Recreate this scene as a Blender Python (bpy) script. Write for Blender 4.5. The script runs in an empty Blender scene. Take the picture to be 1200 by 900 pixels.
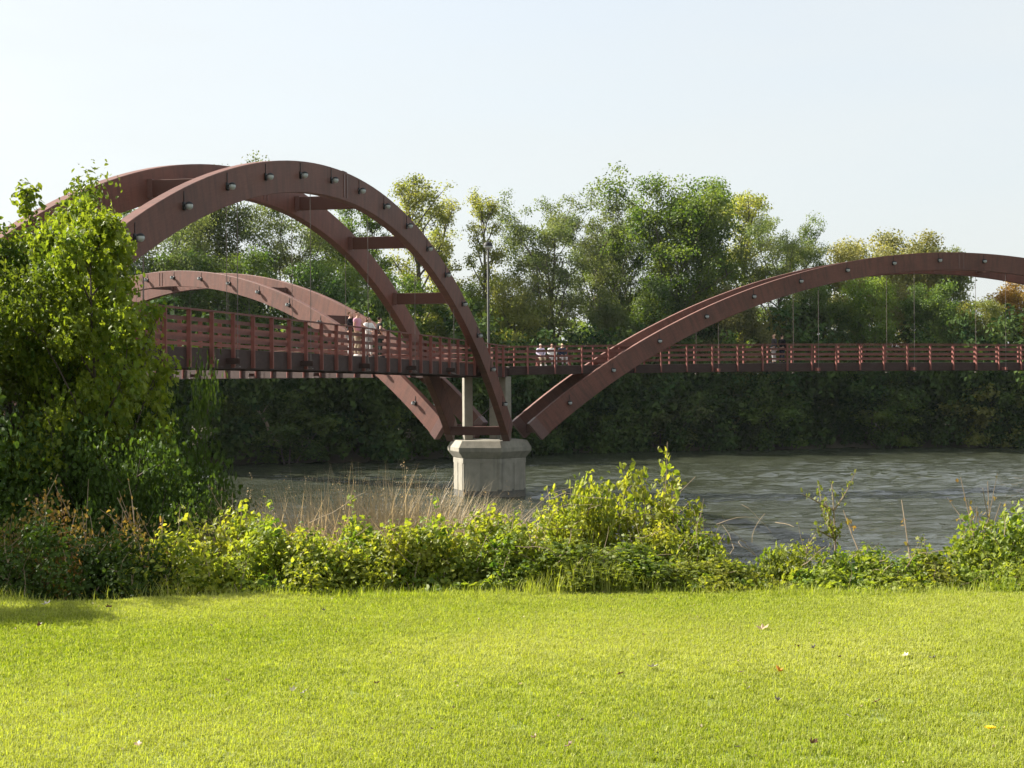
import bpy, bmesh, math, random
import numpy as np
from mathutils import Vector, Matrix

# ------------------------------------------------------------------ camera, sky, sun, exposure
S = bpy.context.scene
COL = S.collection
PI = math.pi
EYE = 6.3                      # camera height above the water (z = 0)
F_PX, H_PX, ROLL = 1790.0, 453.2, 0.00524
cam = bpy.data.cameras.new('camera'); camo = bpy.data.objects.new('camera', cam); COL.objects.link(camo)
cam.sensor_width = 36.0; cam.lens = F_PX / 1200 * 36.0
cam.clip_start = 0.1; cam.clip_end = 6000
pitch = math.atan((H_PX - 450) / F_PX)
camo.matrix_world = Matrix.Translation((0, 0, EYE)) @ Matrix.Rotation(PI / 2 + pitch, 4, 'X') @ Matrix.Rotation(-ROLL, 4, 'Z')
S.camera = camo

SUN_EL, SUN_AZ = math.radians(36), math.radians(24)          # azimuth: left of frame and this far beyond the picture plane
to_sun = Vector((-math.cos(SUN_AZ) * math.cos(SUN_EL), math.sin(SUN_AZ) * math.cos(SUN_EL), math.sin(SUN_EL)))
W = bpy.data.worlds.new('World'); S.world = W; W.use_nodes = True
nt = W.node_tree
bg = nt.nodes['Background']
sky = nt.nodes.new('ShaderNodeTexSky'); sky.sky_type = 'NISHITA'; sky.sun_disc = False
sky.sun_elevation = SUN_EL
sky.sun_rotation = math.atan2(to_sun.x, to_sun.y)
sky.air_density = 1.0; sky.dust_density = 4.0; sky.ozone_density = 1.0; sky.altitude = 200
hz = nt.nodes.new('ShaderNodeMix'); hz.data_type = 'RGBA'; hz.inputs[0].default_value = 0.8     # thin even overcast veil over the whole dome
hz.inputs[7].default_value = (3.32, 3.47, 3.46, 1)
wtc = nt.nodes.new('ShaderNodeTexCoord'); wmp = nt.nodes.new('ShaderNodeMapping'); wmp.inputs['Scale'].default_value = (1.2, 1.2, 5.0)
wno = nt.nodes.new('ShaderNodeTexNoise'); wno.inputs['Scale'].default_value = 2.2; wno.inputs['Detail'].default_value = 5
wmr = nt.nodes.new('ShaderNodeMapRange'); wmr.inputs[1].default_value = 0.35; wmr.inputs[2].default_value = 0.7; wmr.inputs[3].default_value = 0.72; wmr.inputs[4].default_value = 0.9
nt.links.new(wtc.outputs['Generated'], wmp.inputs[0]); nt.links.new(wmp.outputs[0], wno.inputs['Vector']); nt.links.new(wno.outputs['Fac'], wmr.inputs[0]); nt.links.new(wmr.outputs[0], hz.inputs[0])
nt.links.new(sky.outputs[0], hz.inputs[6])
nt.links.new(hz.outputs[2], bg.inputs[0]); bg.inputs[1].default_value = 0.085
sun = bpy.data.lights.new('sun', 'SUN'); sun.energy = 5.0; sun.angle = math.radians(0.53); sun.color = (1.0, 0.93, 0.82)
suno = bpy.data.objects.new('sun', sun); COL.objects.link(suno)
suno.rotation_euler = to_sun.to_track_quat('Z', 'Y').to_euler(); suno.location = (-60, 20, 60)
S.view_settings.view_transform = 'Standard'; S.view_settings.look = 'None'
S.view_settings.exposure = 1.6; S.view_settings.gamma = 1.0
S.view_settings.use_curve_mapping = False
S.render.engine = 'CYCLES'
S.cycles.max_bounces = 8; S.cycles.diffuse_bounces = 4; S.cycles.transmission_bounces = 6
S.cycles.transparent_max_bounces = 8; S.cycles.glossy_bounces = 3
S.cycles.caustics_reflective = False; S.cycles.caustics_refractive = False
S.cycles.use_denoising = True

rng = np.random.default_rng(7)
rnd = random.Random(11)

def at(px, py, Y):
    """world point at distance Y seen at photo pixel (1200 x 900)"""
    a, b = px - 600, py - H_PX
    c, s = math.cos(ROLL), math.sin(ROLL)
    u, v = a * c - b * s, a * s + b * c
    return Vector((u / F_PX * Y, Y, EYE - v / F_PX * Y))

def on_plane(px, py, z):
    p = at(px, py, 1.0); k = (z - EYE) / (p.z - EYE)
    return Vector((p.x * k, k, z))

# ------------------------------------------------------------------ node helpers, materials
def mat(name):
    m = bpy.data.materials.new(name); m.use_nodes = True
    n = m.node_tree.nodes; n.clear()
    out = n.new('ShaderNodeOutputMaterial')
    return m, m.node_tree, out

def N(t, typ, **kw):
    n = t.nodes.new(typ)
    for k, v in kw.items():
        if k.startswith('i_'):
            key = k[2:]
            n.inputs[int(key) if key.isdigit() else key.replace('_', ' ')].default_value = v
        else: setattr(n, k, v)
    return n

def ramp(t, fac, stops, interp='LINEAR'):
    r = t.nodes.new('ShaderNodeValToRGB'); r.color_ramp.interpolation = interp
    e = r.color_ramp.elements
    while len(e) > 1: e.remove(e[-1])
    e[0].position, e[0].color = stops[0][0], (*stops[0][1], 1)
    for p, c in stops[1:]:
        q = e.new(p); q.color = (*c, 1)
    t.links.new(fac, r.inputs[0]); return r.outputs[0]

def mixc(t, a, b, fac, blend='MIX'):
    m = t.nodes.new('ShaderNodeMix'); m.data_type = 'RGBA'; m.blend_type = blend
    for s, v in ((6, a), (7, b), (0, fac)):
        if hasattr(v, 'is_output') or isinstance(v, bpy.types.NodeSocket): t.links.new(v, m.inputs[s])
        elif s == 0: m.inputs[0].default_value = v
        else: m.inputs[s].default_value = (*v, 1)
    return m.outputs[2]

def noise(t, vec, scale, detail=3, rough=0.55, dist=0.0):
    n = N(t, 'ShaderNodeTexNoise'); n.inputs['Scale'].default_value = scale
    n.inputs['Detail'].default_value = detail; n.inputs['Roughness'].default_value = rough
    n.inputs['Distortion'].default_value = dist
    if vec is not None: t.links.new(vec, n.inputs['Vector'])
    return n.outputs['Fac']

def leaf_mat(name, cols, alt, trans=0.45, tcol=(1.5, 1.45, 0.55), clump=0.5, altamt=0.35, rough=0.5, spec=0.3):
    """cols: ramp for the leaf-to-leaf spread, alt: colour that some clumps turn to"""
    m, t, out = mat(name)
    g = N(t, 'ShaderNodeNewGeometry'); oi = N(t, 'ShaderNodeObjectInfo')
    c1 = ramp(t, g.outputs['Random Per Island'], [(i / (len(cols) - 1), c) for i, c in enumerate(cols)])
    add = N(t, 'ShaderNodeVectorMath', operation='ADD')
    t.links.new(g.outputs['Position'], add.inputs[0])
    t.links.new(oi.outputs['Random'], add.inputs[1])
    f = noise(t, add.outputs[0], clump, 2)
    fr = ramp(t, f, [(0.5 - altamt * 0.4, (0, 0, 0)), (0.85 - altamt * 0.4, (1, 1, 1))])
    c2 = mixc(t, c1, alt, fr)
    hs = N(t, 'ShaderNodeHueSaturation')
    mr = N(t, 'ShaderNodeMapRange'); t.links.new(oi.outputs['Random'], mr.inputs[0])
    mr.inputs[3].default_value = 0.8; mr.inputs[4].default_value = 1.2
    t.links.new(mr.outputs[0], hs.inputs['Value']); t.links.new(c2, hs.inputs['Color'])
    p = N(t, 'ShaderNodeBsdfPrincipled'); t.links.new(hs.outputs[0], p.inputs['Base Color'])
    p.inputs['Roughness'].default_value = rough; p.inputs['Specular IOR Level'].default_value = spec
    tr = N(t, 'ShaderNodeBsdfTranslucent')
    tc = mixc(t, hs.outputs[0], tcol, 1.0, 'MULTIPLY'); t.links.new(tc, tr.inputs['Color'])
    mx = N(t, 'ShaderNodeMixShader'); mx.inputs[0].default_value = trans
    t.links.new(p.outputs[0], mx.inputs[1]); t.links.new(tr.outputs[0], mx.inputs[2])
    t.links.new(mx.outputs[0], out.inputs[0])
    return m

def surf_mat(name, c1, c2, scale=8, rough=0.8, stretch=(1, 1, 1), bump=0.2, spec=0.3, extra=None, coord='Object', metal=0.0):
    m, t, out = mat(name)
    tc = N(t, 'ShaderNodeTexCoord'); mp = N(t, 'ShaderNodeMapping'); mp.inputs['Scale'].default_value = stretch
    t.links.new(tc.outputs[coord], mp.inputs[0])
    f = noise(t, mp.outputs[0], scale, 5, 0.6)
    c = mixc(t, c1, c2, ramp(t, f, [(0.3, (0, 0, 0)), (0.7, (1, 1, 1))]))
    if extra: c = extra(t, tc, c)
    p = N(t, 'ShaderNodeBsdfPrincipled'); t.links.new(c, p.inputs['Base Color'])
    p.inputs['Roughness'].default_value = rough; p.inputs['Specular IOR Level'].default_value = spec
    p.inputs['Metallic'].default_value = metal
    if bump:
        b = N(t, 'ShaderNodeBump'); b.inputs['Strength'].default_value = bump; b.inputs['Distance'].default_value = 0.02
        t.links.new(f, b.inputs['Height']); t.links.new(b.outputs[0], p.inputs['Normal'])
    t.links.new(p.outputs[0], out.inputs[0])
    return m

M = {}
# glued laminated timber: thin laminations across the depth (UV v), grain along u, rain streaks
def glulam(name, ca, cb, cd):
    m, t, out = mat(name)
    uv = N(t, 'ShaderNodeUVMap'); tc = N(t, 'ShaderNodeTexCoord')
    mp = N(t, 'ShaderNodeMapping'); mp.inputs['Scale'].default_value = (0.6, 9, 1); t.links.new(uv.outputs[0], mp.inputs[0])
    grain = noise(t, mp.outputs[0], 3.0, 6, 0.65)
    c = mixc(t, ca, cb, ramp(t, grain, [(0.3, (0, 0, 0)), (0.7, (1, 1, 1))]))
    mp2 = N(t, 'ShaderNodeMapping'); mp2.inputs['Scale'].default_value = (2.2, 0.35, 1); t.links.new(uv.outputs[0], mp2.inputs[0])
    streak = noise(t, mp2.outputs[0], 1.6, 5, 0.7)
    c = mixc(t, c, cd, ramp(t, streak, [(0.42, (0, 0, 0)), (0.72, (0.9, 0.9, 0.9))]))
    big = noise(t, tc.outputs['Object'], 0.35, 3)
    c = mixc(t, c, (0.72, 0.72, 0.74), ramp(t, big, [(0.45, (0, 0, 0)), (0.75, (0.8, 0.8, 0.8))]), 'MULTIPLY')
    w = N(t, 'ShaderNodeTexWave', wave_type='BANDS', bands_direction='Y'); w.inputs['Scale'].default_value = 11.0
    w.inputs['Distortion'].default_value = 0.15; t.links.new(uv.outputs[0], w.inputs[0])
    lam = ramp(t, w.outputs['Fac'], [(0.0, (0.55, 0.55, 0.55)), (0.08, (1, 1, 1))])
    c = mixc(t, c, lam, 0.9, 'MULTIPLY')
    p = N(t, 'ShaderNodeBsdfPrincipled'); t.links.new(c, p.inputs['Base Color'])
    p.inputs['Roughness'].default_value = 0.62; p.inputs['Specular IOR Level'].default_value = 0.3
    b = N(t, 'ShaderNodeBump'); b.inputs['Strength'].default_value = 0.25; b.inputs['Distance'].default_value = 0.01
    t.links.new(grain, b.inputs['Height']); t.links.new(b.outputs[0], p.inputs['Normal'])
    t.links.new(p.outputs[0], out.inputs[0])
    return m
M['rib'] = glulam('stained_glulam', (0.135, 0.053, 0.038), (0.185, 0.081, 0.059), (0.078, 0.042, 0.033))
M['rail'] = surf_mat('stained_rail_wood', (0.12, 0.046, 0.036), (0.165, 0.068, 0.054), 5, 0.6, (1, 1, 3))
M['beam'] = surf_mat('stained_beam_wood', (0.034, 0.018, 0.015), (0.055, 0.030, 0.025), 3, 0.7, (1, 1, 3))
M['post'] = surf_mat('stained_post_wood', (0.17, 0.058, 0.045), (0.23, 0.085, 0.068), 5, 0.6, (1, 1, 0.4))
M['plank'] = surf_mat('deck_plank_wood', (0.22, 0.17, 0.14), (0.32, 0.26, 0.22), 3, 0.8)
M['steel'] = surf_mat('painted_steel', (0.10, 0.05, 0.045), (0.15, 0.075, 0.06), 12, 0.45, bump=0.05, spec=0.5)
M['black'] = surf_mat('black_metal', (0.012, 0.012, 0.013), (0.025, 0.025, 0.025), 20, 0.6, bump=0.03, spec=0.25)
M['globe'] = surf_mat('milky_globe', (0.34, 0.37, 0.37), (0.44, 0.46, 0.46), 6, 0.12, bump=0, spec=0.6)
M['rod'] = surf_mat('galvanised_rod', (0.11, 0.088, 0.08), (0.16, 0.13, 0.115), 12, 0.6, bump=0.02, spec=0.5)
M['grey'] = surf_mat('grey_pole_metal', (0.055, 0.055, 0.052), (0.085, 0.085, 0.08), 10, 0.7, bump=0.03, spec=0.2)
def conc_extra(t, tc, c):
    mp = N(t, 'ShaderNodeMapping'); mp.inputs['Scale'].default_value = (1.4, 1.4, 0.12); t.links.new(tc.outputs['Object'], mp.inputs[0])
    f = noise(t, mp.outputs[0], 2.0, 5, 0.65)
    return mixc(t, c, (0.14, 0.135, 0.115), ramp(t, f, [(0.5, (0, 0, 0)), (0.75, (0.7, 0.7, 0.7))]))
M['conc'] = surf_mat('weathered_concrete', (0.215, 0.20, 0.16), (0.285, 0.268, 0.22), 2.5, 0.85, bump=0.25, extra=conc_extra)
M['stain'] = surf_mat('wet_concrete', (0.07, 0.07, 0.06), (0.12, 0.115, 0.10), 3, 0.6)
M['rock'] = surf_mat('river_rock', (0.12, 0.115, 0.105), (0.26, 0.25, 0.23), 3, 0.85, bump=0.5)
M['bark'] = surf_mat('grey_bark', (0.07, 0.058, 0.046), (0.15, 0.125, 0.10), 6, 0.9, (1, 1, 0.3), 0.6)
M['barkd'] = surf_mat('dark_bark', (0.045, 0.035, 0.028), (0.09, 0.07, 0.055), 8, 0.9, (1, 1, 0.3), 0.6)
M['twig'] = surf_mat('pale_twig', (0.20, 0.15, 0.095), (0.32, 0.25, 0.17), 8, 0.85, bump=0.1)

# ------------------------------------------------------------------ mesh helpers
def link(name, me, m, parent=None):
    o = bpy.data.objects.new(name, me); COL.objects.link(o)
    if m is not None:
        if isinstance(m, (list, tuple)):
            for k in m: me.materials.append(k)
        elif len(me.materials) == 0: me.materials.append(m)
    if parent is not None: o.parent = parent
    return o

def tag(o, label=None, cat=None, group=None, kind=None):
    for k, v in (('label', label), ('category', cat), ('group', group), ('kind', kind)):
        if v: o[k] = v
    return o

def empty(name, loc, label, cat, group=None, rz=0.0):
    o = bpy.data.objects.new(name, None); COL.objects.link(o); o.empty_display_size = 0.3
    o.location = loc; o.rotation_euler = (0, 0, rz)
    return tag(o, label, cat, group)

def np_mesh(name, V, faces, smooth=False, mats=None, uv=None):
    """V (n,3); faces: (m,k) array or list of such arrays"""
    me = bpy.data.meshes.new(name)
    if not (isinstance(faces, list) and isinstance(faces[0], np.ndarray)): faces = [faces]
    faces = [np.asarray(f, np.int32) for f in faces if len(f)]
    V = np.asarray(V, np.float32)
    me.vertices.add(len(V)); me.vertices.foreach_set('co', V.ravel())
    nl = sum(f.size for f in faces); npoly = sum(len(f) for f in faces)
    me.loops.add(nl); me.polygons.add(npoly)
    me.loops.foreach_set('vertex_index', np.concatenate([f.ravel() for f in faces]))
    tot = np.concatenate([np.full(len(f), f.shape[1], np.int32) for f in faces])
    start = np.concatenate([[0], np.cumsum(tot)[:-1]]).astype(np.int32)
    me.polygons.foreach_set('loop_start', start); me.polygons.foreach_set('loop_total', tot)
    me.polygons.foreach_set('use_smooth', np.full(npoly, bool(smooth)))
    if mats is not None: me.polygons.foreach_set('material_index', np.asarray(mats, np.int32))
    if uv is not None:
        l = me.uv_layers.new(name='UVMap'); l.data.foreach_set('uv', np.asarray(uv, np.float32).ravel())
    me.update(calc_edges=True); me.validate()
    return me

class MB:
    """collects boxes and tubes into one mesh"""
    def __init__(s): s.V, s.Q, s.T, s.n = [], [], [], 0
    def add(s, V, Q=None, T=None):
        V = np.asarray(V, float); s.V.append(V)
        if Q is not None and len(Q): s.Q.append(np.asarray(Q) + s.n)
        if T is not None and len(T): s.T.append(np.asarray(T) + s.n)
        s.n += len(V)
    def frame_box(s, c, ax, ay, az, hx, hy, hz, taper=1.0):
        c, ax, ay, az = (np.asarray(q, float) for q in (c, ax, ay, az))
        P = []
        for z in (-1, 1):
            k = taper if z > 0 else 1.0
            for x, y in ((-1, -1), (1, -1), (1, 1), (-1, 1)): P.append(c + ax * hx * x * k + ay * hy * y * k + az * hz * z)
        s.add(P, [[0, 3, 2, 1], [4, 5, 6, 7], [0, 1, 5, 4], [1, 2, 6, 5], [2, 3, 7, 6], [3, 0, 4, 7]])
    def box(s, lo, hi):
        lo, hi = np.asarray(lo, float), np.asarray(hi, float); c = (lo + hi) / 2; h = (hi - lo) / 2
        s.frame_box(c, (1, 0, 0), (0, 1, 0), (0, 0, 1), *h)
    def tube(s, pts, rad, k=6, cap=True):
        pts = np.asarray(pts, float); n = len(pts); rad = np.broadcast_to(np.asarray(rad, float), (n,))
        tan = np.gradient(pts, axis=0); tan /= np.linalg.norm(tan, axis=1)[:, None] + 1e-9
        ref = np.array([0.31, 0.95, 0.05]) if abs(tan[:, 2]).mean() > 0.7 else np.array([0.0, 0.0, 1.0])
        a = np.cross(tan, ref); a /= np.linalg.norm(a, axis=1)[:, None] + 1e-9
        b = np.cross(tan, a)
        th = np.arange(k) * 2 * PI / k
        V = pts[:, None, :] + rad[:, None, None] * (np.cos(th)[None, :, None] * a[:, None, :] + np.sin(th)[None, :, None] * b[:, None, :])
        i = np.arange(n - 1)[:, None] * k; j = np.arange(k)[None, :]; j2 = (j + 1) % k
        Q = np.stack([i + j, i + j2, i + k + j2, i + k + j], -1).reshape(-1, 4)
        V = V.reshape(-1, 3); T = None
        if cap:
            V = np.vstack([V, pts[0], pts[-1]]); jj = np.arange(k)
            T = np.vstack([np.stack([np.full(k, n * k), (jj + 1) % k, jj], -1),
                           np.stack([np.full(k, n * k + 1), (n - 1) * k + jj, (n - 1) * k + (jj + 1) % k], -1)])
        s.add(V, Q, T)
    def lathe(s, prof, k=12, c=(0, 0, 0)):
        prof = np.asarray(prof, float); th = np.arange(k) * 2 * PI / k; n = len(prof)
        V = np.stack([prof[:, 0][:, None] * np.cos(th), prof[:, 0][:, None] * np.sin(th), np.repeat(prof[:, 1][:, None], k, 1)], -1).reshape(-1, 3) + np.asarray(c, float)
        i = np.arange(n - 1)[:, None] * k; j = np.arange(k)[None, :]; j2 = (j + 1) % k
        s.add(V, np.stack([i + j, i + j2, i + k + j2, i + k + j], -1).reshape(-1, 4))
    def mesh(s, name, smooth=False):
        f = []
        if s.Q: f.append(np.vstack(s.Q))
        if s.T: f.append(np.vstack(s.T))
        return np_mesh(name, np.vstack(s.V), f, smooth)
    def build(s, name, m, parent=None, smooth=False): return link(name, s.mesh(name, smooth), m, parent)

def bevel(o, w=0.012, seg=1):
    b = o.modifiers.new('bevel', 'BEVEL'); b.width = w; b.segments = seg; b.limit_method = 'ANGLE'
    return o

# ------------------------------------------------------------------ terrain and water
LAWN = 4.7
WAVE_SLOPE = 0.24
def near_shore(x):                      # distance at which the near bank meets the water
    return 30 + 3.0 * np.sin(x * 0.07 + 0.6) + 1.2 * np.sin(x * 0.31) + np.clip((-x - 12) * 0.7, 0, 14) - np.clip((x - 18) * 0.25, 0, 12)
FS = np.array([(-400, 150), (-120, 128), (-60, 122), (-30, 122), (-14, 128), (0, 141), (14, 149), (40, 152), (70, 152), (110, 140), (160, 118), (400, 40)], float)
def far_shore(x): return np.interp(x, FS[:, 0], FS[:, 1]) + 0.8 * np.sin(x * 0.23) + 0.5 * np.sin(x * 0.61 + 1)
def ground(x, y):
    x = np.asarray(x, float); y = np.asarray(y, float)
    ns, fs = near_shore(x), far_shore(x)
    edge = 11.9 + 0.25 * np.sin(x * 0.9 + 1) + 0.12 * np.sin(x * 2.3)
    t = np.clip((y - edge) / (ns - edge), 0, 1.6)
    zn = LAWN * (1 - t ** 0.85) - 0.25 * np.clip(t * 12, 0, 1) * (t < 1)
    zn = np.where(t > 1, -1.4 * np.clip((t - 1) / 0.4, 0, 1), zn)
    zn = np.where(y < edge, LAWN + 0.025 * np.sin(x * 0.8) * np.sin(y * 0.7 + 1) * np.clip((12 - y) / 3, 0, 1), zn)
    d = y - fs
    zf = np.where(d < 0, np.maximum(-1.4, 0.25 * d), np.minimum(0.32 * d, 1.6) + np.clip(d - 5, 0, 60) * 0.02)
    return np.where(y < (ns + fs) / 2, zn, zf)

def axis(fine, lo, hi, far):
    a = np.arange(lo, hi + fine / 2, fine); g = []
    v, st = hi, fine
    while v < far: st *= 1.35; v += st; g.append(v)
    return a, np.array(g)
xa, xg = axis(0.8, -60, 60, 2600); xs = np.concatenate([-xg[::-1], xa, xg])
ya = np.concatenate([np.arange(-6, 34, 0.4), np.arange(34, 115, 4.5), np.arange(115, 165, 1.0)]); st = 1.0; v = 165; g = []
while v < 3200: st *= 1.3; v += st; g.append(v)
ys = np.concatenate([[-2500, -900, -300, -100, -40, -15], ya, g])
GX, GY = np.meshgrid(xs, ys); GZ = ground(GX, GY)
GZ = GZ + np.where((GY > 13) & (GZ > 0.1), 0.06 * np.sin(GX * 3.1 + GY * 1.7) * np.sin(GY * 2.3), 0)
nx, ny = len(xs), len(ys)
ii = (np.arange(ny - 1)[:, None] * nx + np.arange(nx - 1)[None, :]).ravel()
gq = np.stack([ii, ii + 1, ii + 1 + nx, ii + nx], -1)
# ground material: turf on the level, soil and litter on the banks
m, t, out = mat('turf_and_soil')
tc = N(t, 'ShaderNodeTexCoord'); g_ = N(t, 'ShaderNodeNewGeometry')
f1 = noise(t, g_.outputs['Position'], 0.8, 5); f2 = noise(t, g_.outputs['Position'], 30, 4, 0.7)
turf = mixc(t, (0.10, 0.15, 0.022), (0.17, 0.215, 0.04), f1)
turf = mixc(t, turf, (0.23, 0.22, 0.08), ramp(t, f2, [(0.45, (0, 0, 0)), (0.7, (0.6, 0.6, 0.6))]))
soil = mixc(t, (0.055, 0.045, 0.03), (0.11, 0.095, 0.055), f2)
sep = N(t, 'ShaderNodeSeparateXYZ'); t.links.new(g_.outputs['Position'], sep.inputs[0])
mr = N(t, 'ShaderNodeMapRange'); t.links.new(sep.outputs['Z'], mr.inputs[0]); mr.inputs[1].default_value = LAWN - 0.35; mr.inputs[2].default_value = LAWN - 0.12
p = N(t, 'ShaderNodeBsdfPrincipled'); t.links.new(mixc(t, soil, turf, mr.outputs[0]), p.inputs['Base Color']); p.inputs['Roughness'].default_value = 0.95
b = N(t, 'ShaderNodeBump'); b.inputs['Strength'].default_value = 0.6; b.inputs['Distance'].default_value = 0.03
t.links.new(f2, b.inputs['Height']); t.links.new(b.outputs[0], p.inputs['Normal']); t.links.new(p.outputs[0], out.inputs[0])
M['ground'] = m
go = link('ground', np_mesh('ground', np.stack([GX, GY, GZ], -1).reshape(-1, 3), gq, True), m); tag(go, kind='structure', label='mown lawn and earth banks of the river')

m, t, out = mat('river_water')
g_ = N(t, 'ShaderNodeNewGeometry')
def wave(sx, sy, sc, det, dist=0.4):
    mp = N(t, 'ShaderNodeMapping'); mp.inputs['Scale'].default_value = (sx, sy, 1); mp.inputs['Rotation'].default_value = (0, 0, 0.12)
    t.links.new(g_.outputs['Position'], mp.inputs[0]); return noise(t, mp.outputs[0], sc, det, 0.6, dist)
w1 = wave(1.5, 1.8, 1.5, 3); w2 = wave(2.0, 2.6, 2.6, 3)
calm = wave(0.03, 0.08, 1.0, 2, 0.2)                    # patches of rougher and calmer water
ad = N(t, 'ShaderNodeMath', operation='MULTIPLY_ADD'); t.links.new(w2, ad.inputs[0]); ad.inputs[1].default_value = 0.4; t.links.new(w1, ad.inputs[2])
b = N(t, 'ShaderNodeBump'); b.inputs['Distance'].default_value = 0.1
st_ = N(t, 'ShaderNodeMapRange'); t.links.new(calm, st_.inputs[0]); st_.inputs[1].default_value = 0.35; st_.inputs[2].default_value = 0.65; st_.inputs[3].default_value = 0.5; st_.inputs[4].default_value = 1.0
t.links.new(st_.outputs[0], b.inputs['Strength'])
t.links.new(ad.outputs[0], b.inputs['Height'])
p = N(t, 'ShaderNodeBsdfPrincipled'); p.inputs['Base Color'].default_value = (0.030, 0.034, 0.022, 1)
p.inputs['Roughness'].default_value = 0.06; p.inputs['IOR'].default_value = 1.33
t.links.new(b.outputs[0], p.inputs['Normal']); t.links.new(p.outputs[0], out.inputs[0])
M['water'] = m
wr = np.random.default_rng(5)
wx = np.concatenate([[-2600, -1000, -400, -200, -120], np.arange(-80, 84, 0.5), [120, 200, 400, 1000, 2600]])
wy = np.concatenate([[8, 16], np.arange(26, 158, 0.27), [170, 220, 400, 1000, 3000]])
WX, WY = np.meshgrid(wx, wy); WZ = np.zeros_like(WX); sl2 = 0.0
for k in range(90):                                     # wind waves 0.75 to 2.8 m long, crests mostly across the view
    lam = math.exp(wr.uniform(math.log(0.75), math.log(2.8))); a = wr.normal(1.45, 0.42); kk = 2 * PI / lam; am = lam ** 0.8
    WZ += am * np.sin(kk * (WX * math.cos(a) + WY * math.sin(a)) + wr.uniform(0, 2 * PI)); sl2 += (am * kk) ** 2 / 2
gust = 0.8 + 0.16 * np.sin(WX * 0.045 + WY * 0.11 + 1.0) + 0.14 * np.sin(WX * 0.11 - WY * 0.07) + 0.12 * np.sin(WY * 0.31 + WX * 0.02)
inside = (np.abs(WX) < 84) & (WY > 25) & (WY < 159)
WZ *= WAVE_SLOPE / math.sqrt(sl2) * np.clip(gust, 0.2, 1.3) * inside
nwx = len(wx); ii = (np.arange(len(wy) - 1)[:, None] * nwx + np.arange(nwx - 1)[None, :]).ravel()
wq = np.stack([ii, ii + 1, ii + 1 + nwx, ii + nwx], -1)
wo = link('river', np_mesh('river', np.stack([WX, WY, WZ], -1).reshape(-1, 3), wq, True), m); tag(wo, kind='structure', label='rippled grey green river water')

# ------------------------------------------------------------------ bridge
HUB = np.array([-1.335, 88.62])
TH = math.radians(17.07)
LEG = {'right': TH, 'near': TH - 2 * PI / 3, 'far': TH + 2 * PI / 3}
DEPTH = {'right': 0.50, 'near': 0.64, 'far': 0.62}
CAMBER = {'right': 0.23, 'near': 0.12, 'far': 0.12}
S0, ZC, RC = 30.36, -35.56 + EYE, 43.335         # arch circle: centre along the leg, height, radius
DECK0 = 7.46
bridge = empty('footbridge', (HUB[0], HUB[1], DECK0), 'three legged reddish brown timber arch footbridge meeting above a pier in the river', 'footbridge')
O = Vector((HUB[0], HUB[1], DECK0))
def deck_z(leg, s): return DECK0 + CAMBER[leg] * max(0.0, 1 - ((s - S0) / S0) ** 2)
def lp(leg, s, off, z):
    """leg coordinates to bridge-local"""
    a = LEG[leg]; return np.array([math.cos(a) * s - math.sin(a) * off, math.sin(a) * s + math.cos(a) * off, z - DECK0])
def laxes(leg):
    a = LEG[leg]; return np.array([math.cos(a), math.sin(a), 0]), np.array([-math.sin(a), math.cos(a), 0]), np.array([0, 0, 1.0])
def world(leg, s, off, z): return Vector(lp(leg, s, off, z)) + O

RIB_OFF, RIB_HW = 1.63, 0.185
def rib_mesh(leg, off, a0, a1, seg):
    V, uv, Q = [], [], []
    phis = np.linspace(a0, a1, seg + 1)
    for ph in phis:
        fl = 0.12 * np.clip((abs(ph) - 0.45) / 0.25, 0, 1)             # a little deeper at the feet
        for rr, oo in ((RC - 0.6, off - RIB_HW), (RC - 0.6, off + RIB_HW), (RC + 0.5 + fl, off + RIB_HW), (RC + 0.5 + fl, off - RIB_HW)):
            V.append(lp(leg, S0 + rr * math.sin(ph), oo, ZC + rr * math.cos(ph)))
    L = RC * (phis - phis[0]); vv = [0, 0.37, 1.47, 1.84, 2.94]
    for i in range(seg):
        for k in range(4):
            a, b = i * 4 + k, i * 4 + (k + 1) % 4
            Q.append([a, b, b + 4, a + 4]); uv += [(L[i], vv[k]), (L[i], vv[k + 1]), (L[i + 1], vv[k + 1]), (L[i + 1], vv[k])]
    for base, order in ((0, [3, 2, 1, 0]), (seg * 4, [0, 1, 2, 3])):
        Q.append([base + q for q in order]); uv += [(0, 0), (0.4, 0), (0.4, 1.1), (0, 1.1)]
    return np_mesh('arch_rib', V, Q, False, None, uv)

def globe_mesh():
    """bracket arm on the rib face, back plate and milky globe with a dark cap; +x is outward"""
    b = MB()
    b.frame_box((0.012, 0, 0.22), (1, 0, 0), (0, 1, 0), (0, 0, 1), 0.010, 0.014, 0.3)         # cable conduit up the face
    b.frame_box((0.02, 0, 0), (1, 0, 0), (0, 1, 0), (0, 0, 1), 0.02, 0.11, 0.14)
    b.tube([(0.03, 0, 0.02), (0.12, 0, 0.10), (0.21, 0, 0.12)], 0.022, 6)
    k = 12; th = np.linspace(0, PI, 9)
    b.lathe([(0.148 * math.sin(a), 0.145 * math.cos(a)) for a in np.linspace(0, 1.25, 5)], k, (0.21, 0, 0.012))
    nb = sum(len(q) for q in b.Q) + sum(len(q) for q in b.T)
    nq0 = sum(len(q) for q in b.Q)
    b.lathe([(0.138 * math.sin(a), 0.138 * math.cos(a)) for a in th], k, (0.21, 0, 0))
    me = b.mesh('globe_lamp', True)
    nq = sum(len(q) for q in b.Q); nt_ = sum(len(q) for q in b.T)
    mi = np.zeros(nq + nt_, np.int32); mi[nq0:nq] = 1
    me.polygons.foreach_set('material_index', mi)
    me.materials.append(M['black']); me.materials.append(M['globe']); return me
GLOBE = globe_mesh()
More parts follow.
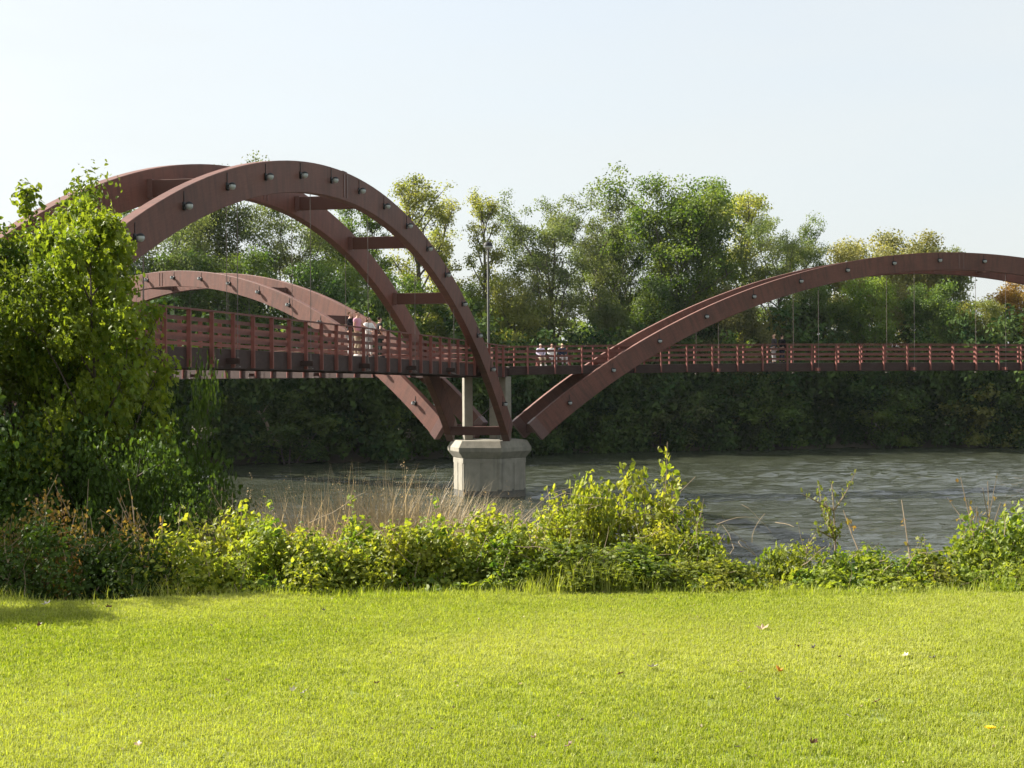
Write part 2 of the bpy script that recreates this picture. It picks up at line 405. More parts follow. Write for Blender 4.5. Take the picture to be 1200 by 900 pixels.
GLOBE_S = [4.29, 6.99, 9.9, 12.91, 16.01, 19.14, 22.3, 25.53, 28.75]
GLOBE_S = GLOBE_S + [2 * S0 - s for s in GLOBE_S[::-1]]
HANG = [13.8, 20.45, 27.1, 33.7, 40.35, 46.95]
STRUT = [7.4, 13.8, 20.45, 27.1, 33.7, 40.35, 46.95, 53.4]
A_FOOT = math.asin((2.35 - S0) / RC)
def rib_z(s): return ZC + math.sqrt(RC ** 2 - (s - S0) ** 2)
for leg in LEG:
    d, n, up = laxes(leg)
    for sg in (-1, 1):
        off = sg * RIB_OFF
        rib = link('arch_rib', rib_mesh(leg, off, A_FOOT, -A_FOOT, 72), M['rib'], bridge)
        bevel(rib, 0.015)
        for s in GLOBE_S:
            go_ = link('globe_lamp', GLOBE, None, rib); go_.scale = (0.84, 0.84, 0.84)
            go_.location = lp(leg, s, off + sg * (RIB_HW + 0.002), rib_z(s) + 0.0)
            go_.rotation_euler = (0, 0, math.atan2(n[1] * sg, n[0] * sg))
        for s in HANG:
            hb = MB(); zt = rib_z(s) - 0.5; zb = deck_z(leg, s) - 0.55
            hb.tube([lp(leg, s, off, zb), lp(leg, s, off, zt)], 0.0135, 6)
            hb.frame_box(lp(leg, s, off, zb - 0.03), d, n, up, 0.07, 0.07, 0.02)
            hb.build('hanger', M['rod'], rib)
        # crown joint: pair of steel straps on each face and a slot
        jb = MB()
        for q in (-0.16, 0.16):
            for fz in (-1, 1):
                jb.frame_box(lp(leg, S0 + q, off + fz * (RIB_HW + 0.012), ZC + RC - 0.04), d, n, up, 0.035, 0.012, 0.45)
        jb.frame_box(lp(leg, S0, off, ZC + RC + 0.512), d, n, up, 0.24, RIB_HW * 0.95, 0.012)
        jb.build('joint_plate', M['steel'], rib)
        # foot shoe
        fb = MB(); ph = A_FOOT; rd = np.array([math.cos(ph), math.sin(ph)])
        ax = d * math.cos(ph) - up * math.sin(ph); az = d * math.sin(ph) + up * math.cos(ph)
        fb.frame_box(lp(leg, S0 + RC * math.sin(ph), off, ZC + RC * math.cos(ph)) + ax * 0.14, ax, n, az, 0.28, RIB_HW + 0.022, 0.62)
        fb.build('foot_shoe', M['steel'], rib)
    for s in STRUT:
        sb = MB(); ph = math.asin((s - S0) / RC)
        ax = d * math.cos(ph) - up * math.sin(ph); az = d * math.sin(ph) + up * math.cos(ph)
        c = lp(leg, s, 0, rib_z(s) - 0.12)
        sb.frame_box(c, d, n, up, 0.11, RIB_OFF - RIB_HW - 0.004, 0.27)
        so = sb.build('strut', M['rib'], bridge); bevel(so)
        for sg in (-1, 1):
            bb = MB(); bb.frame_box(c + n * sg * (RIB_OFF - RIB_HW - 0.10), d, n, up, 0.135, 0.09, 0.30); bb.build('strut_bracket', M['steel'], so)
    # foot cross beam above the pier cap
    cb = MB(); cb.frame_box(lp(leg, 3.0, 0, EYE - 2.46), d, n, up, 0.3, RIB_OFF - RIB_HW - 0.004, 0.24); bevel(cb.build('foot_beam', M['rib'], bridge))

# deck, fascia, joists, railings
END = 59.0
PS = [1.95 + 1.655 * k for k in range(35)]
POSTM = None
for leg in LEG:
    d, n, up = laxes(leg); dep = DEPTH[leg]
    ss = np.linspace(0.84, END, 36)
    def strip(off0, off1, z0, z1, s_list=ss):
        V, Q = [], []
        for s in s_list:
            zz = deck_z(leg, s)
            V += [lp(leg, s, off0, zz + z0), lp(leg, s, off1, zz + z0), lp(leg, s, off1, zz + z1), lp(leg, s, off0, zz + z1)]
        for i in range(len(s_list) - 1):
            for k in range(4): Q.append([i * 4 + k, i * 4 + (k + 1) % 4, i * 4 + 4 + (k + 1) % 4, i * 4 + 4 + k])
        Q += [[3, 2, 1, 0], [4 * len(s_list) - 4, 4 * len(s_list) - 3, 4 * len(s_list) - 2, 4 * len(s_list) - 1]]
        return np_mesh('strip', V, Q)
    dk = link('deck', strip(-1.14, 1.14, -0.07, 0.0), M['plank'], bridge)
    for sg in (-1, 1):
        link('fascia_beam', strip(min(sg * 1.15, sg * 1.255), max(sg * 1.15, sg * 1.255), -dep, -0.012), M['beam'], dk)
    jb = MB()
    for k in range(34):
        s = 2.77 + 1.655 * k
        jb.frame_box(lp(leg, s, 0, deck_z(leg, s) - 0.28), d, n, up, 0.06, 1.145, 0.2)
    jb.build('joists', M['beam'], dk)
    for s in HANG:
        hb = MB(); hb.frame_box(lp(leg, s, 0, deck_z(leg, s) - 0.40), d, n, up, 0.07, 1.72, 0.10)
        bevel(hb.build('floor_beam', M['post'] if leg == 'right' else M['beam'], dk))  # lighter wood on the right leg stands in for sunlit beam ends
    for sg in (-1, 1):
        rl = link('railing', strip(sg * 1.30 - 0.11, sg * 1.30 + 0.11, 1.13, 1.172), M['rail'], bridge)
        for zz in (0.26, 0.55, 0.86):
            link('rail_board', strip(sg * 1.232 - 0.022, sg * 1.232 + 0.022, zz - 0.06, zz + 0.06), M['rail'], rl)
        if POSTM is None:
            pass
        pb = MB(); pb.frame_box((0, 0, (1.13 - dep + 0.03) / 2), (1, 0, 0), (0, 1, 0), (0, 0, 1), 0.036, 0.066, (1.13 + dep - 0.03) / 2)
        pm = pb.mesh('railing_post'); pm.materials.append(M['post'])
        for s in PS:
            po = link('railing_post', pm, None, rl); po.location = lp(leg, s, sg * 1.323, deck_z(leg, s)); po.rotation_euler = (0, 0, LEG[leg])
# hub platform
hb = MB(); R_h = 0.84 / math.cos(PI / 3) * 1.0
hp = [(1.62 * math.cos(TH + PI / 3 + k * 2 * PI / 3), 1.62 * math.sin(TH + PI / 3 + k * 2 * PI / 3)) for k in range(3)]
V = [(*q, -0.09) for q in hp] + [(*q, -0.003) for q in hp]
hub = link('hub_platform', np_mesh('hub_platform', V, [np.array([[0, 2, 1], [3, 4, 5]]), np.array([[0, 1, 4, 3], [1, 2, 5, 4], [2, 0, 3, 5]])]), M['plank'], bridge)
for k in range(3):
    a = TH + k * 2 * PI / 3
    bb = MB(); c = np.array([math.cos(a), math.sin(a), 0]); q = np.array([-math.sin(a), math.cos(a), 0])
    bb.frame_box(c * 0.72 + np.array([0, 0, -0.33]), c, q, (0, 0, 1), 0.09, 1.26, 0.235)
    bb.build('hub_beam', M['beam'], hub)

# ------------------------------------------------------------------ concrete pier
pier = empty('concrete_pier', (HUB[0], HUB[1], 0), 'weathered concrete pier with flared cap standing in the river under the bridge hub', 'pier')
def trunc_tri(inr, half):
    """truncated triangle whose long faces look along the legs"""
    P = []
    for leg in ('right', 'far', 'near'):
        a = LEG[leg]; c = np.array([math.cos(a), math.sin(a)]); q = np.array([-math.sin(a), math.cos(a)])
        P += [c * inr - q * half, c * inr + q * half]
    return np.array(P)
def prism(name, levels, m, parent):
    V, Q = [], []
    for (inr, half, z) in levels: V += [(*p_, z) for p_ in trunc_tri(inr, half)]
    L = len(levels)
    for i in range(L - 1):
        for k in range(6): Q.append([i * 6 + k, i * 6 + (k + 1) % 6, i * 6 + 6 + (k + 1) % 6, i * 6 + 6 + k])
    me = np_mesh(name, V, [np.array(Q), np.array([[5, 4, 3, 2, 1, 0], [6 * L - 6 + k for k in range(6)]])])
    return bevel(link(name, me, m, parent), 0.03, 2)
CT = EYE - 3.06
hexa = lambda q: (q, q * math.tan(PI / 6))
prism('shaft', [(*hexa(1.86), -3.0), (*hexa(1.86), 0.25), (*hexa(1.86), CT - 1.02)], M['conc'], pier)
prism('cap', [(*hexa(1.88), CT - 1.018), (*hexa(2.17), CT - 0.62), (*hexa(2.17), CT - 0.40), (*hexa(1.95), CT)], M['conc'], pier)
prism('shaft_band', [(*hexa(1.885), CT - 1.32), (*hexa(1.885), CT - 1.02)], M['conc'], pier)
prism('waterline_stain', [(*hexa(1.868), -0.3), (*hexa(1.868), 0.48)], M['stain'], pier)
for k in range(6):                 # raised panels on each face
    a = TH + k * PI / 3; d = np.array([math.cos(a), math.sin(a), 0]); n = np.array([-math.sin(a), math.cos(a), 0])
    for off in (-0.5, 0.5):
        pb = MB(); pb.frame_box(d * 1.868 + n * off + np.array([0, 0, CT * 0.5 - 0.4]), d, n, (0, 0, 1), 0.022, 0.42, 0.85)
        bevel(pb.build('panel', M['conc'], pier), 0.01)
for k in range(3):
    a = TH + PI / 3 + k * 2 * PI / 3
    cb = MB(); z0, z1 = CT - 0.3, DECK0 - 0.57
    cb.frame_box((1.3 * math.cos(a), 1.3 * math.sin(a), (z0 + z1) / 2), (math.cos(a), math.sin(a), 0), (-math.sin(a), math.cos(a), 0), (0, 0, 1), 0.25, 0.25, (z1 - z0) / 2)
    bevel(cb.build('column', M['conc'], pier), 0.03)
tie = MB(); tie.tube([(-0.9, -0.3, CT + 1.0), (0.9, 0.5, CT + 2.6)], 0.02, 5); tie.build('tie_rod', M['rod'], pier)

# lamp post in the middle of the hub
lamp = empty('lamp_post', (HUB[0] - 0.02, HUB[1] + 0.25, DECK0), 'tall slim lamp post with dark domed head at the bridge hub', 'lamp post')
b = MB(); b.lathe([(0.16, 0), (0.16, 0.04), (0.09, 0.07), (0.085, 0.5), (0.075, 0.55), (0.06, 6.85), (0.0, 6.86)], 12); b.build('pole', M['grey'], lamp, True)
b = MB(); b.lathe([(0.06, 6.84), (0.10, 6.86), (0.24, 6.95), (0.265, 7.02), (0.245, 7.025)], 16); b.build('diffuser', M['globe'], lamp, True)
b = MB(); b.lathe([(0.268, 7.02), (0.285, 7.03)] + [(0.28 * math.cos(a), 7.03 + 0.27 * math.sin(a)) for a in np.linspace(0.05, PI / 2, 7)], 16); b.build('dome', M['black'], lamp, True)

# ------------------------------------------------------------------ leaves
def unit(v): return v / (np.linalg.norm(v, axis=-1, keepdims=True) + 1e-9)
def leaf_frames(n, normals, r, tilt=0.8):
    nn = unit(normals + tilt * r.normal(size=(n, 3)))
    a = unit(np.cross(nn, r.normal(size=(n, 3))))
    return a, np.cross(nn, a), nn
def quads(P, nrm, L, r, tilt=0.8, wl=0.62):
    """far leaves: one bent diamond each"""
    n = len(P); a, b, nn = leaf_frames(n, nrm, r, tilt); L = L[:, None]
    V = np.stack([P - a * L * 0.5, P + b * L * wl * 0.5 + nn * L * 0.06, P + a * L * 0.5, P - b * L * wl * 0.5 + nn * L * 0.06], 1)
    return V.reshape(-1, 3), (np.arange(n)[:, None] * 4 + np.arange(4)[None, :]), None
LEAF = np.array([(-0.5, 0, 0), (-0.28, 0.26, 0.05), (0.05, 0.33, 0.07), (0.5, 0, -0.1), (0.05, -0.33, 0.07), (-0.28, -0.26, 0.05), (0.0, 0, 0.0)])
LEAF_T = np.array([(6, 1, 0), (6, 2, 1), (6, 3, 2), (6, 4, 3), (6, 5, 4), (6, 0, 5)])
LOBE = np.array([(-0.45, 0, 0), (-0.42, 0.33, -0.02), (-0.12, 0.26, 0.04), (0.12, 0.46, -0.02), (0.16, 0.17, 0.05), (0.5, 0, -0.12),
                 (0.16, -0.17, 0.05), (0.12, -0.46, -0.02), (-0.12, -0.26, 0.04), (-0.42, -0.33, -0.02), (0, 0, 0.0)])
LOBE_T = np.array([(10, (k + 1) % 10, k) for k in range(10)])
def leaves(P, nrm, L, r, tilt=0.7, shape=0):
    S_, T_ = ((LEAF, LEAF_T), (LOBE, LOBE_T))[shape]
    n = len(P); a, b, nn = leaf_frames(n, nrm, r, tilt); k = len(S_)
    c = r.uniform(0.6, 2.2, (n, 1, 1))
    V = P[:, None] + L[:, None, None] * (S_[None, :, 0:1] * a[:, None] + S_[None, :, 1:2] * b[:, None] + c * S_[None, :, 2:3] * nn[:, None])
    return V.reshape(-1, 3), None, (np.arange(n)[:, None, None] * k + T_[None]).reshape(-1, 3)

def branch(r, p0, d0, length, bend, n=5, wob=0.12):
    """curved polyline that bends towards `bend`"""
    pts = [np.array(p0, float)]; d = unit(np.array(d0, float)); st = length / (n - 1)
    for i in range(n - 1):
        d = unit(d + np.array(bend) / (n - 1) + wob * r.normal(size=3)); pts.append(pts[-1] + d * st)
    return np.array(pts)

def tree_data(seed, H, prof, cb=0.3, nl=16, elev=(0.4, 1.0), up=0.4, clump=0.9, leaves_n=9000, L=(0.22, 0.42), droop=0.0,
              trunks=1, flat=0.65, tr=None, sub=5, near=False, lean=0.0, shape=0, keep=1.0, tilt=0.8, jit=(0.65, 1.12)):
    """skeleton + foliage of one tree. prof(t): crown radius at height fraction t"""
    r = np.random.default_rng(seed); mb = MB(); C_, Rr, Dn = [], [], []
    tr = tr or H * 0.018
    for q in range(trunks):
        az0 = r.uniform(0, 2 * PI); k = 0 if trunks == 1 else 0.22
        tp = branch(r, (0.25 * q * math.cos(az0) * (trunks > 1), 0.25 * q * math.sin(az0) * (trunks > 1), -0.4), (k * math.cos(az0) + lean, k * math.sin(az0), 1), H * 0.9, (0, 0, 0.3), 9, 0.07)
        rad = tr * np.linspace(1, 0.12, 9) ** 0.9; rad[0] *= 1.35
        mb.tube(tp, rad, 7)
        nn = max(3, nl // trunks)
        for i in range(nn):
            t = cb + (0.97 - cb) * (i + r.uniform(0, 0.9)) / nn
            x = t / 0.9 * 8; x = min(x, 7.95); j = int(x); p0 = tp[j] + (tp[j + 1] - tp[j]) * (x - j)
            az = i * 2.399 + r.uniform(-0.5, 0.5) + az0
            e = r.uniform(*elev)
            ln = prof(t) * r.uniform(*jit) / max(0.45, math.cos(e * 0.8))
            lb = branch(r, p0, (math.cos(az) * math.cos(e), math.sin(az) * math.cos(e), math.sin(e)), ln, (0, 0, up), 6, 0.13)
            rb = max(0.012, tr * 0.42 * (1 - t) ** 0.6 + tr * 0.06); mb.tube(lb, rb * np.linspace(1, 0.2, 6), 5)
            for s_ in range(sub):
                f = r.uniform(0.3, 0.98); jj = min(int(f * 5), 4); q0 = lb[jj] + (lb[jj + 1] - lb[jj]) * (f * 5 - jj)
                dd = unit(unit(lb[-1] - lb[0]) * 0.5 + r.normal(size=3) * 0.8 + np.array([0, 0, 0.15 - droop]))
                sl = ln * r.uniform(0.22, 0.5) * (1.15 - 0.5 * f)
                sbp = branch(r, q0, dd, sl, (0, 0, up * 0.5 - droop), 4, 0.15)
                mb.tube(sbp, rb * 0.35 * np.linspace(1, 0.25, 4), 4)
                for w in (1.0, 0.55):
                    if r.uniform() > keep: continue
                    C_.append(sbp[-1] * w + sbp[0] * (1 - w)); Rr.append(clump * r.uniform(0.55, 1.15)); Dn.append(dd)
            C_.append(lb[-1]); Rr.append(clump * r.uniform(0.5, 1.0)); Dn.append(unit(lb[-1] - lb[0]))
        C_.append(tp[-1]); Rr.append(clump * 0.8); Dn.append(np.array([0, 0, 1.0]))
    C_, Rr = np.array(C_), np.array(Rr)
    w = Rr ** 2; idx = r.choice(len(C_), leaves_n, p=w / w.sum())
    off = r.normal(size=(leaves_n, 3)); off = unit(off) * (r.uniform(0, 1, (leaves_n, 1)) ** 0.55)
    off[:, 2] *= flat
    if droop: off[:, 2] -= droop * np.abs(r.normal(size=leaves_n)) * 0.9
    P = C_[idx] + off * Rr[idx][:, None]
    P[:, 2] = np.maximum(P[:, 2], 0.05)
    ls = r.uniform(L[0], L[1], leaves_n)
    nrm = unit(off + np.array([0, 0, 0.5]))
    lv = leaves(P, nrm, ls, r, tilt, shape) if near else quads(P, nrm, ls, r, tilt)
    V = lv[0]; hi = V[:, 2] > np.quantile(V[:, 2], 0.93); sh = V[hi][:, :2].mean(0); zt = V[hi][:, 2].mean()   # stand the crown over its foot
    V[:, :2] -= sh[None] * np.clip(V[:, 2:3] / zt, 0, 1.1)
    mb.V = [v_ - np.concatenate([sh[None] * np.clip(v_[:, 2:3] / zt, 0, 1.1), np.zeros((len(v_), 1))], 1) for v_ in mb.V]
    return mb, lv

def tree_meshes(name, *a, **k):
    mb, (V, Q, T) = tree_data(*a, **k)
    return mb.mesh(name + '_trunk', True), np_mesh(name + '_crown', V, [f for f in (Q, T) if f is not None])

def mesh_top(me):
    co = np.empty(len(me.vertices) * 3, np.float32); me.vertices.foreach_get('co', co); return float(np.quantile(co[2::3], 0.997))
def plant_tree(name, meshes, bark, leafm, loc, sc, rz, label, cat='tree', group=None, part='crown', wood='trunk'):
    o = empty(name, loc, label, cat, group, rz); o.scale = sc if hasattr(sc, '__len__') else (sc, sc, sc)
    for me, m, nm in ((meshes[0], bark, wood), (meshes[1], leafm, part)):
        c = link(nm, me, None, o)
        if len(me.materials) == 0: me.materials.append(m)
        c.material_slots[0].link = 'OBJECT'; c.material_slots[0].material = m
    return o

# leaf colours
M['lf_deep'] = leaf_mat('deep_green_leaf', [(0.038, 0.088, 0.02), (0.065, 0.125, 0.027), (0.10, 0.16, 0.035)], (0.12, 0.165, 0.035), clump=0.35)
M['lf_green'] = leaf_mat('mid_green_leaf', [(0.05, 0.11, 0.02), (0.085, 0.16, 0.028), (0.125, 0.20, 0.035)], (0.16, 0.20, 0.04), trans=0.5, clump=0.4)
M['lf_grey'] = leaf_mat('grey_green_leaf', [(0.07, 0.11, 0.038), (0.11, 0.155, 0.052), (0.15, 0.19, 0.065)], (0.17, 0.19, 0.06), trans=0.5, clump=0.4, tcol=(1.3, 1.3, 0.75))
M['lf_pale'] = leaf_mat('pale_willow_leaf', [(0.14, 0.16, 0.06), (0.19, 0.20, 0.075), (0.23, 0.23, 0.085)], (0.25, 0.23, 0.07), clump=0.4, tcol=(1.3, 1.25, 0.7))
M['lf_yell'] = leaf_mat('yellowing_leaf', [(0.11, 0.15, 0.035), (0.18, 0.21, 0.05), (0.22, 0.245, 0.07)], (0.27, 0.27, 0.085), trans=0.52, clump=0.4, altamt=0.3)
M['lf_aut'] = leaf_mat('autumn_leaf', [(0.22, 0.18, 0.045), (0.32, 0.23, 0.055), (0.38, 0.28, 0.07)], (0.36, 0.20, 0.05), clump=0.4)
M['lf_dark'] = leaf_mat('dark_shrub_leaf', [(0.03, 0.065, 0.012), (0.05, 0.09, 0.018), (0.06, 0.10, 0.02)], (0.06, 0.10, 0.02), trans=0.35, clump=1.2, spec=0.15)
M['lf_thick'] = leaf_mat('thicket_leaf', [(0.016, 0.042, 0.014), (0.028, 0.062, 0.018), (0.055, 0.09, 0.022)], (0.07, 0.10, 0.025), trans=0.22, clump=0.3, rough=0.8, spec=0.08)  # leaf greens darkened to carry the deep shade of the far bank
M['lf_sap'] = leaf_mat('bright_maple_leaf', [(0.07, 0.13, 0.014), (0.125, 0.18, 0.02), (0.19, 0.235, 0.026)], (0.18, 0.22, 0.025), trans=0.5, clump=1.5)
M['lf_near'] = leaf_mat('near_tree_leaf', [(0.035, 0.08, 0.012), (0.06, 0.11, 0.016), (0.10, 0.15, 0.022)], (0.13, 0.16, 0.025), trans=0.4, clump=1.2, spec=0.2)
M['lf_hedge'] = leaf_mat('hedge_leaf', [(0.055, 0.105, 0.013), (0.145, 0.195, 0.022), (0.31, 0.34, 0.055)], (0.27, 0.27, 0.045), trans=0.5, clump=4.0, altamt=0.3)
M['lf_vine'] = leaf_mat('vine_leaf', [(0.05, 0.11, 0.013), (0.12, 0.19, 0.022), (0.24, 0.29, 0.05)], (0.22, 0.25, 0.045), trans=0.5, clump=2.5)
M['lf_rust'] = leaf_mat('rusty_leaf', [(0.11, 0.13, 0.03), (0.19, 0.17, 0.05), (0.27, 0.20, 0.08)], (0.28, 0.15, 0.06), clump=3.0)
M['lf_straw'] = leaf_mat('dry_straw', [(0.32, 0.25, 0.15), (0.42, 0.34, 0.22), (0.52, 0.43, 0.29)], (0.38, 0.30, 0.17), trans=0.45, tcol=(1.1, 1.0, 0.8), clump=1.0)
M['lf_grass'] = leaf_mat('lawn_blade', [(0.115, 0.165, 0.008), (0.175, 0.235, 0.011), (0.22, 0.275, 0.02), (0.29, 0.335, 0.035), (0.48, 0.48, 0.22)], (0.39, 0.40, 0.13), trans=0.42, tcol=(1.2, 1.28, 0.25), clump=0.45, altamt=0.38, rough=0.6, spec=0.12)

# ------------------------------------------------------------------ trees on the far banks
dome = lambda w: (lambda t: w * math.sqrt(max(0.02, 1 - ((t - 0.62) / 0.42) ** 2)) if t > 0.62 else w * (0.62 + 0.38 * (t / 0.62)))
column = lambda w: (lambda t: w * (0.55 + 0.45 * math.sin(PI * min(1, t * 1.02))))
A = {}
A['cotton'] = tree_meshes('cottonwood', 1, 24, dome(7.4), 0.2, 30, (0.5, 1.15), 0.5, 1.75, 46000, (0.17, 0.36), sub=6)
A['cotton2'] = tree_meshes('cottonwood', 2, 24, dome(6.4), 0.22, 28, (0.5, 1.2), 0.4, 1.65, 42000, (0.17, 0.36), sub=6)
A['open'] = tree_meshes('open_willow', 3, 22, dome(8.0), 0.34, 20, (0.55, 1.1), 0.35, 1.5, 32000, (0.14, 0.3), sub=6, trunks=2, keep=0.85, droop=0.12)
A['open2'] = tree_meshes('open_willow', 4, 21, dome(6.4), 0.4, 17, (0.6, 1.2), 0.3, 1.4, 26000, (0.14, 0.3), sub=6, trunks=2, keep=0.8, droop=0.1)
A['slim'] = tree_meshes('slim_poplar', 5, 22, column(2.7), 0.16, 30, (0.5, 1.2), 0.3, 0.9, 12000, (0.13, 0.27), sub=5, keep=0.8)
A['slim2'] = tree_meshes('slim_poplar', 6, 22, column(3.2), 0.2, 30, (0.45, 1.15), 0.3, 0.95, 13000, (0.13, 0.27), sub=5, keep=0.8)
A['willow'] = tree_meshes('bushy_willow', 7, 13, dome(5.0), 0.10, 24, (0.3, 1.0), 0.4, 1.25, 32000, (0.15, 0.3), sub=6, droop=0.25)
A['round'] = tree_meshes('round_tree', 8, 15, dome(5.6), 0.12, 26, (0.3, 1.0), 0.4, 1.5, 38000, (0.16, 0.32), sub=6)
A['round2'] = tree_meshes('round_tree', 9, 15, dome(4.8), 0.10, 22, (0.3, 1.1), 0.4, 1.35, 34000, (0.16, 0.32), sub=6)
A['bush'] = tree_meshes('shore_bush', 10, 6, dome(3.0), 0.05, 16, (0.1, 0.9), 0.3, 1.0, 4200, (0.22, 0.42), sub=5, trunks=3, tr=0.06, droop=0.1)
A['mass_bush'] = tree_meshes('mass_bush', 12, 6, dome(3.2), 0.05, 14, (0.1, 0.9), 0.3, 1.1, 2800, (0.26, 0.5), sub=4, trunks=2, tr=0.06)
A['mass_tree'] = tree_meshes('mass_tree', 13, 15, dome(5.4), 0.1, 20, (0.3, 1.1), 0.4, 1.5, 4200, (0.36, 0.7), sub=5)
BASEH = {k: mesh_top(v[1]) for k, v in A.items()}
G_FAR = 'trees on the far river bank'
FAR = [  # name, archetype, x px, top px, distance, width factor, leaf, label
 ('willow_tree', 'open', 205, 232, 131, 1.0, 'lf_grey', 'grey green willow seen through the left part of the near arch'),
 ('willow_tree', 'cotton', 262, 196, 138, 0.95, 'lf_grey', 'tall grey green tree whose tip shows above the near arch'),
 ('willow_tree', 'open', 330, 226, 140, 1.0, 'lf_grey', 'dusty green willow framed by the middle of the near arch'),
 ('broadleaf_tree', 'cotton2', 392, 232, 150, 0.8, 'lf_green', 'green broadleaf tree between the two ribs of the near arch'),
 ('poplar_tree', 'slim', 432, 238, 150, 1.0, 'lf_green', 'slender green poplar just left of the yellow topped poplar'),
 ('poplar_tree', 'slim2', 486, 207, 152, 1.0, 'lf_yell', 'slender poplar with a yellow top right of the near arch crown'),
 ('poplar_tree', 'slim', 520, 232, 156, 0.9, 'lf_yell', 'thin poplar with an orange yellow patch above the arch flank'),
 ('poplar_tree', 'slim', 563, 224, 152, 0.95, 'lf_yell', 'airy yellow green poplar directly behind the lamp post'),
 ('willow_tree', 'open', 648, 226, 153, 1.0, 'lf_grey', 'open willow with a dark visible trunk right of the lamp post'),
 ('willow_tree', 'open2', 706, 232, 158, 0.9, 'lf_grey', 'grey green willow between the dark trunked willow and the tallest tree'),
 ('cottonwood_tree', 'cotton', 768, 204, 156, 1.05, 'lf_green', 'tallest and broadest deep green cottonwood left of the right arch'),
 ('cottonwood_tree', 'cotton2', 822, 216, 160, 0.9, 'lf_deep', 'dark green cottonwood on the right shoulder of the tallest tree'),
 ('poplar_tree', 'slim2', 872, 226, 168, 1.1, 'lf_yell', 'thin yellowish tree behind the dark cottonwood'),
 ('willow_tree', 'open', 905, 250, 160, 0.85, 'lf_grey', 'dark grey willow with bare fanned limbs above the right arch'),
 ('willow_tree', 'open2', 942, 262, 162, 0.8, 'lf_deep', 'dark spindly willow at the edge of the open sky'),
 ('broadleaf_tree', 'round', 1005, 284, 165, 1.0, 'lf_pale', 'pale olive tree rising behind the right arch left of its crown'),
 ('broadleaf_tree', 'round2', 1062, 272, 168, 1.05, 'lf_pale', 'rounded olive tree peeking over the crown of the right arch'),
 ('broadleaf_tree', 'round2', 1102, 290, 172, 0.8, 'lf_grey', 'low rounded olive tree whose top ends at the right arch joint'),
 ('willow_tree', 'willow', 852, 334, 152, 0.9, 'lf_pale', 'pale fluffy willow filling the space under the rising right arch'),
 ('willow_tree', 'willow', 905, 366, 152, 0.7, 'lf_pale', 'small yellowish willow behind the dark clad couple on the bridge'),
 ('broadleaf_tree', 'cotton2', 738, 236, 163, 0.85, 'lf_green', 'green tree filling the gap left of the tallest cottonwood'),
 ('broadleaf_tree', 'round', 602, 322, 149, 0.8, 'lf_yell', 'yellow green bushy tree right behind the lamp post foot'),
 ('willow_tree', 'willow', 712, 340, 151, 0.65, 'lf_grey', 'greyish bushy willow standing right of the dark trunk'),
 ('broadleaf_tree', 'round2', 536, 330, 146, 0.8, 'lf_green', 'leafy green tree behind the foot of the near arch'),
 ('broadleaf_tree', 'round', 770, 330, 153, 0.75, 'lf_deep', 'deep green tree below the tallest cottonwood'),
 ('broadleaf_tree', 'round2', 462, 318, 142, 0.9, 'lf_green', 'green tree behind the four people on the bridge'),
 ('broadleaf_tree', 'round', 378, 306, 134, 0.9, 'lf_deep', 'dark green tree under the middle of the near arch'),
 ('broadleaf_tree', 'round2', 292, 296, 131, 0.9, 'lf_deep', 'dark rounded tree above the far arch crown'),
 ('broadleaf_tree', 'round', 215, 296, 128, 0.9, 'lf_deep', 'bluish dark tree between the leafy maple and the near arch'),
 ('broadleaf_tree', 'round2', 962, 336, 157, 0.8, 'lf_deep', 'dark tree under the left flank of the right arch'),
 ('broadleaf_tree', 'round', 1022, 326, 157, 0.85, 'lf_green', 'broad green tree under the crown of the right arch left of the joint'),
 ('broadleaf_tree', 'round2', 1092, 332, 158, 0.9, 'lf_deep', 'dark green tree under the joint of the right arch'),
 ('broadleaf_tree', 'round', 1152, 352, 157, 0.85, 'lf_yell', 'yellowing tree under the right end of the right arch'),
 ('broadleaf_tree', 'round2', 1205, 322, 164, 0.95, 'lf_aut', 'orange autumn tree at the right edge of the picture'),
 ('broadleaf_tree', 'round2', 1262, 330, 160, 1.0, 'lf_yell', 'yellowing tree just past the right edge of the picture'),
 ('overhanging_bush', 'bush', 772, 446, 148.2, 1.5, 'lf_grey', 'olive bush overhanging the far waterline right of the right arch foot'),
 ('overhanging_bush', 'bush', 700, 462, 147.6, 1.4, 'lf_deep', 'green bush at the far waterline behind the right arch foot'),
 ('overhanging_bush', 'bush', 905, 452, 150.4, 1.6, 'lf_deep', 'dark green bush at the far waterline below the couple on the bridge'),
 ('overhanging_bush', 'bush', 1050, 458, 151.4, 1.4, 'lf_green', 'green bush at the far waterline below the crown of the right arch'),
 ('overhanging_bush', 'bush', 1154, 440, 151.0, 1.3, 'lf_yell', 'yellowing bush at the far waterline near the right edge'),
 ('overhanging_bush', 'bush', 338, 458, 125.5, 1.4, 'lf_deep', 'green bush at the far waterline under the left part of the near deck'),
 ('overhanging_bush', 'bush', 430, 448, 131.5, 1.3, 'lf_green', 'green bush at the far waterline left of the far arch foot'),
 ('willow_tree', 'cotton2', 130, 232, 132, 1.0, 'lf_green', 'tree hidden behind the leafy maple at the left'),
]
for i, (nm, ar, px, py, Y, wf, lf, lab) in enumerate(FAR):
    top = at(px, py, Y); gz = float(ground(top.x, top.y)); gz = max(gz, 0.3)
    sc = (top.z - gz) / BASEH[ar]
    plant_tree(nm, A[ar], M['bark'], M[lf], (top.x, top.y, gz - 0.1), (sc * wf * 1.0, sc * wf, sc), rnd.uniform(0, 6.28), lab, 'tree', G_FAR)

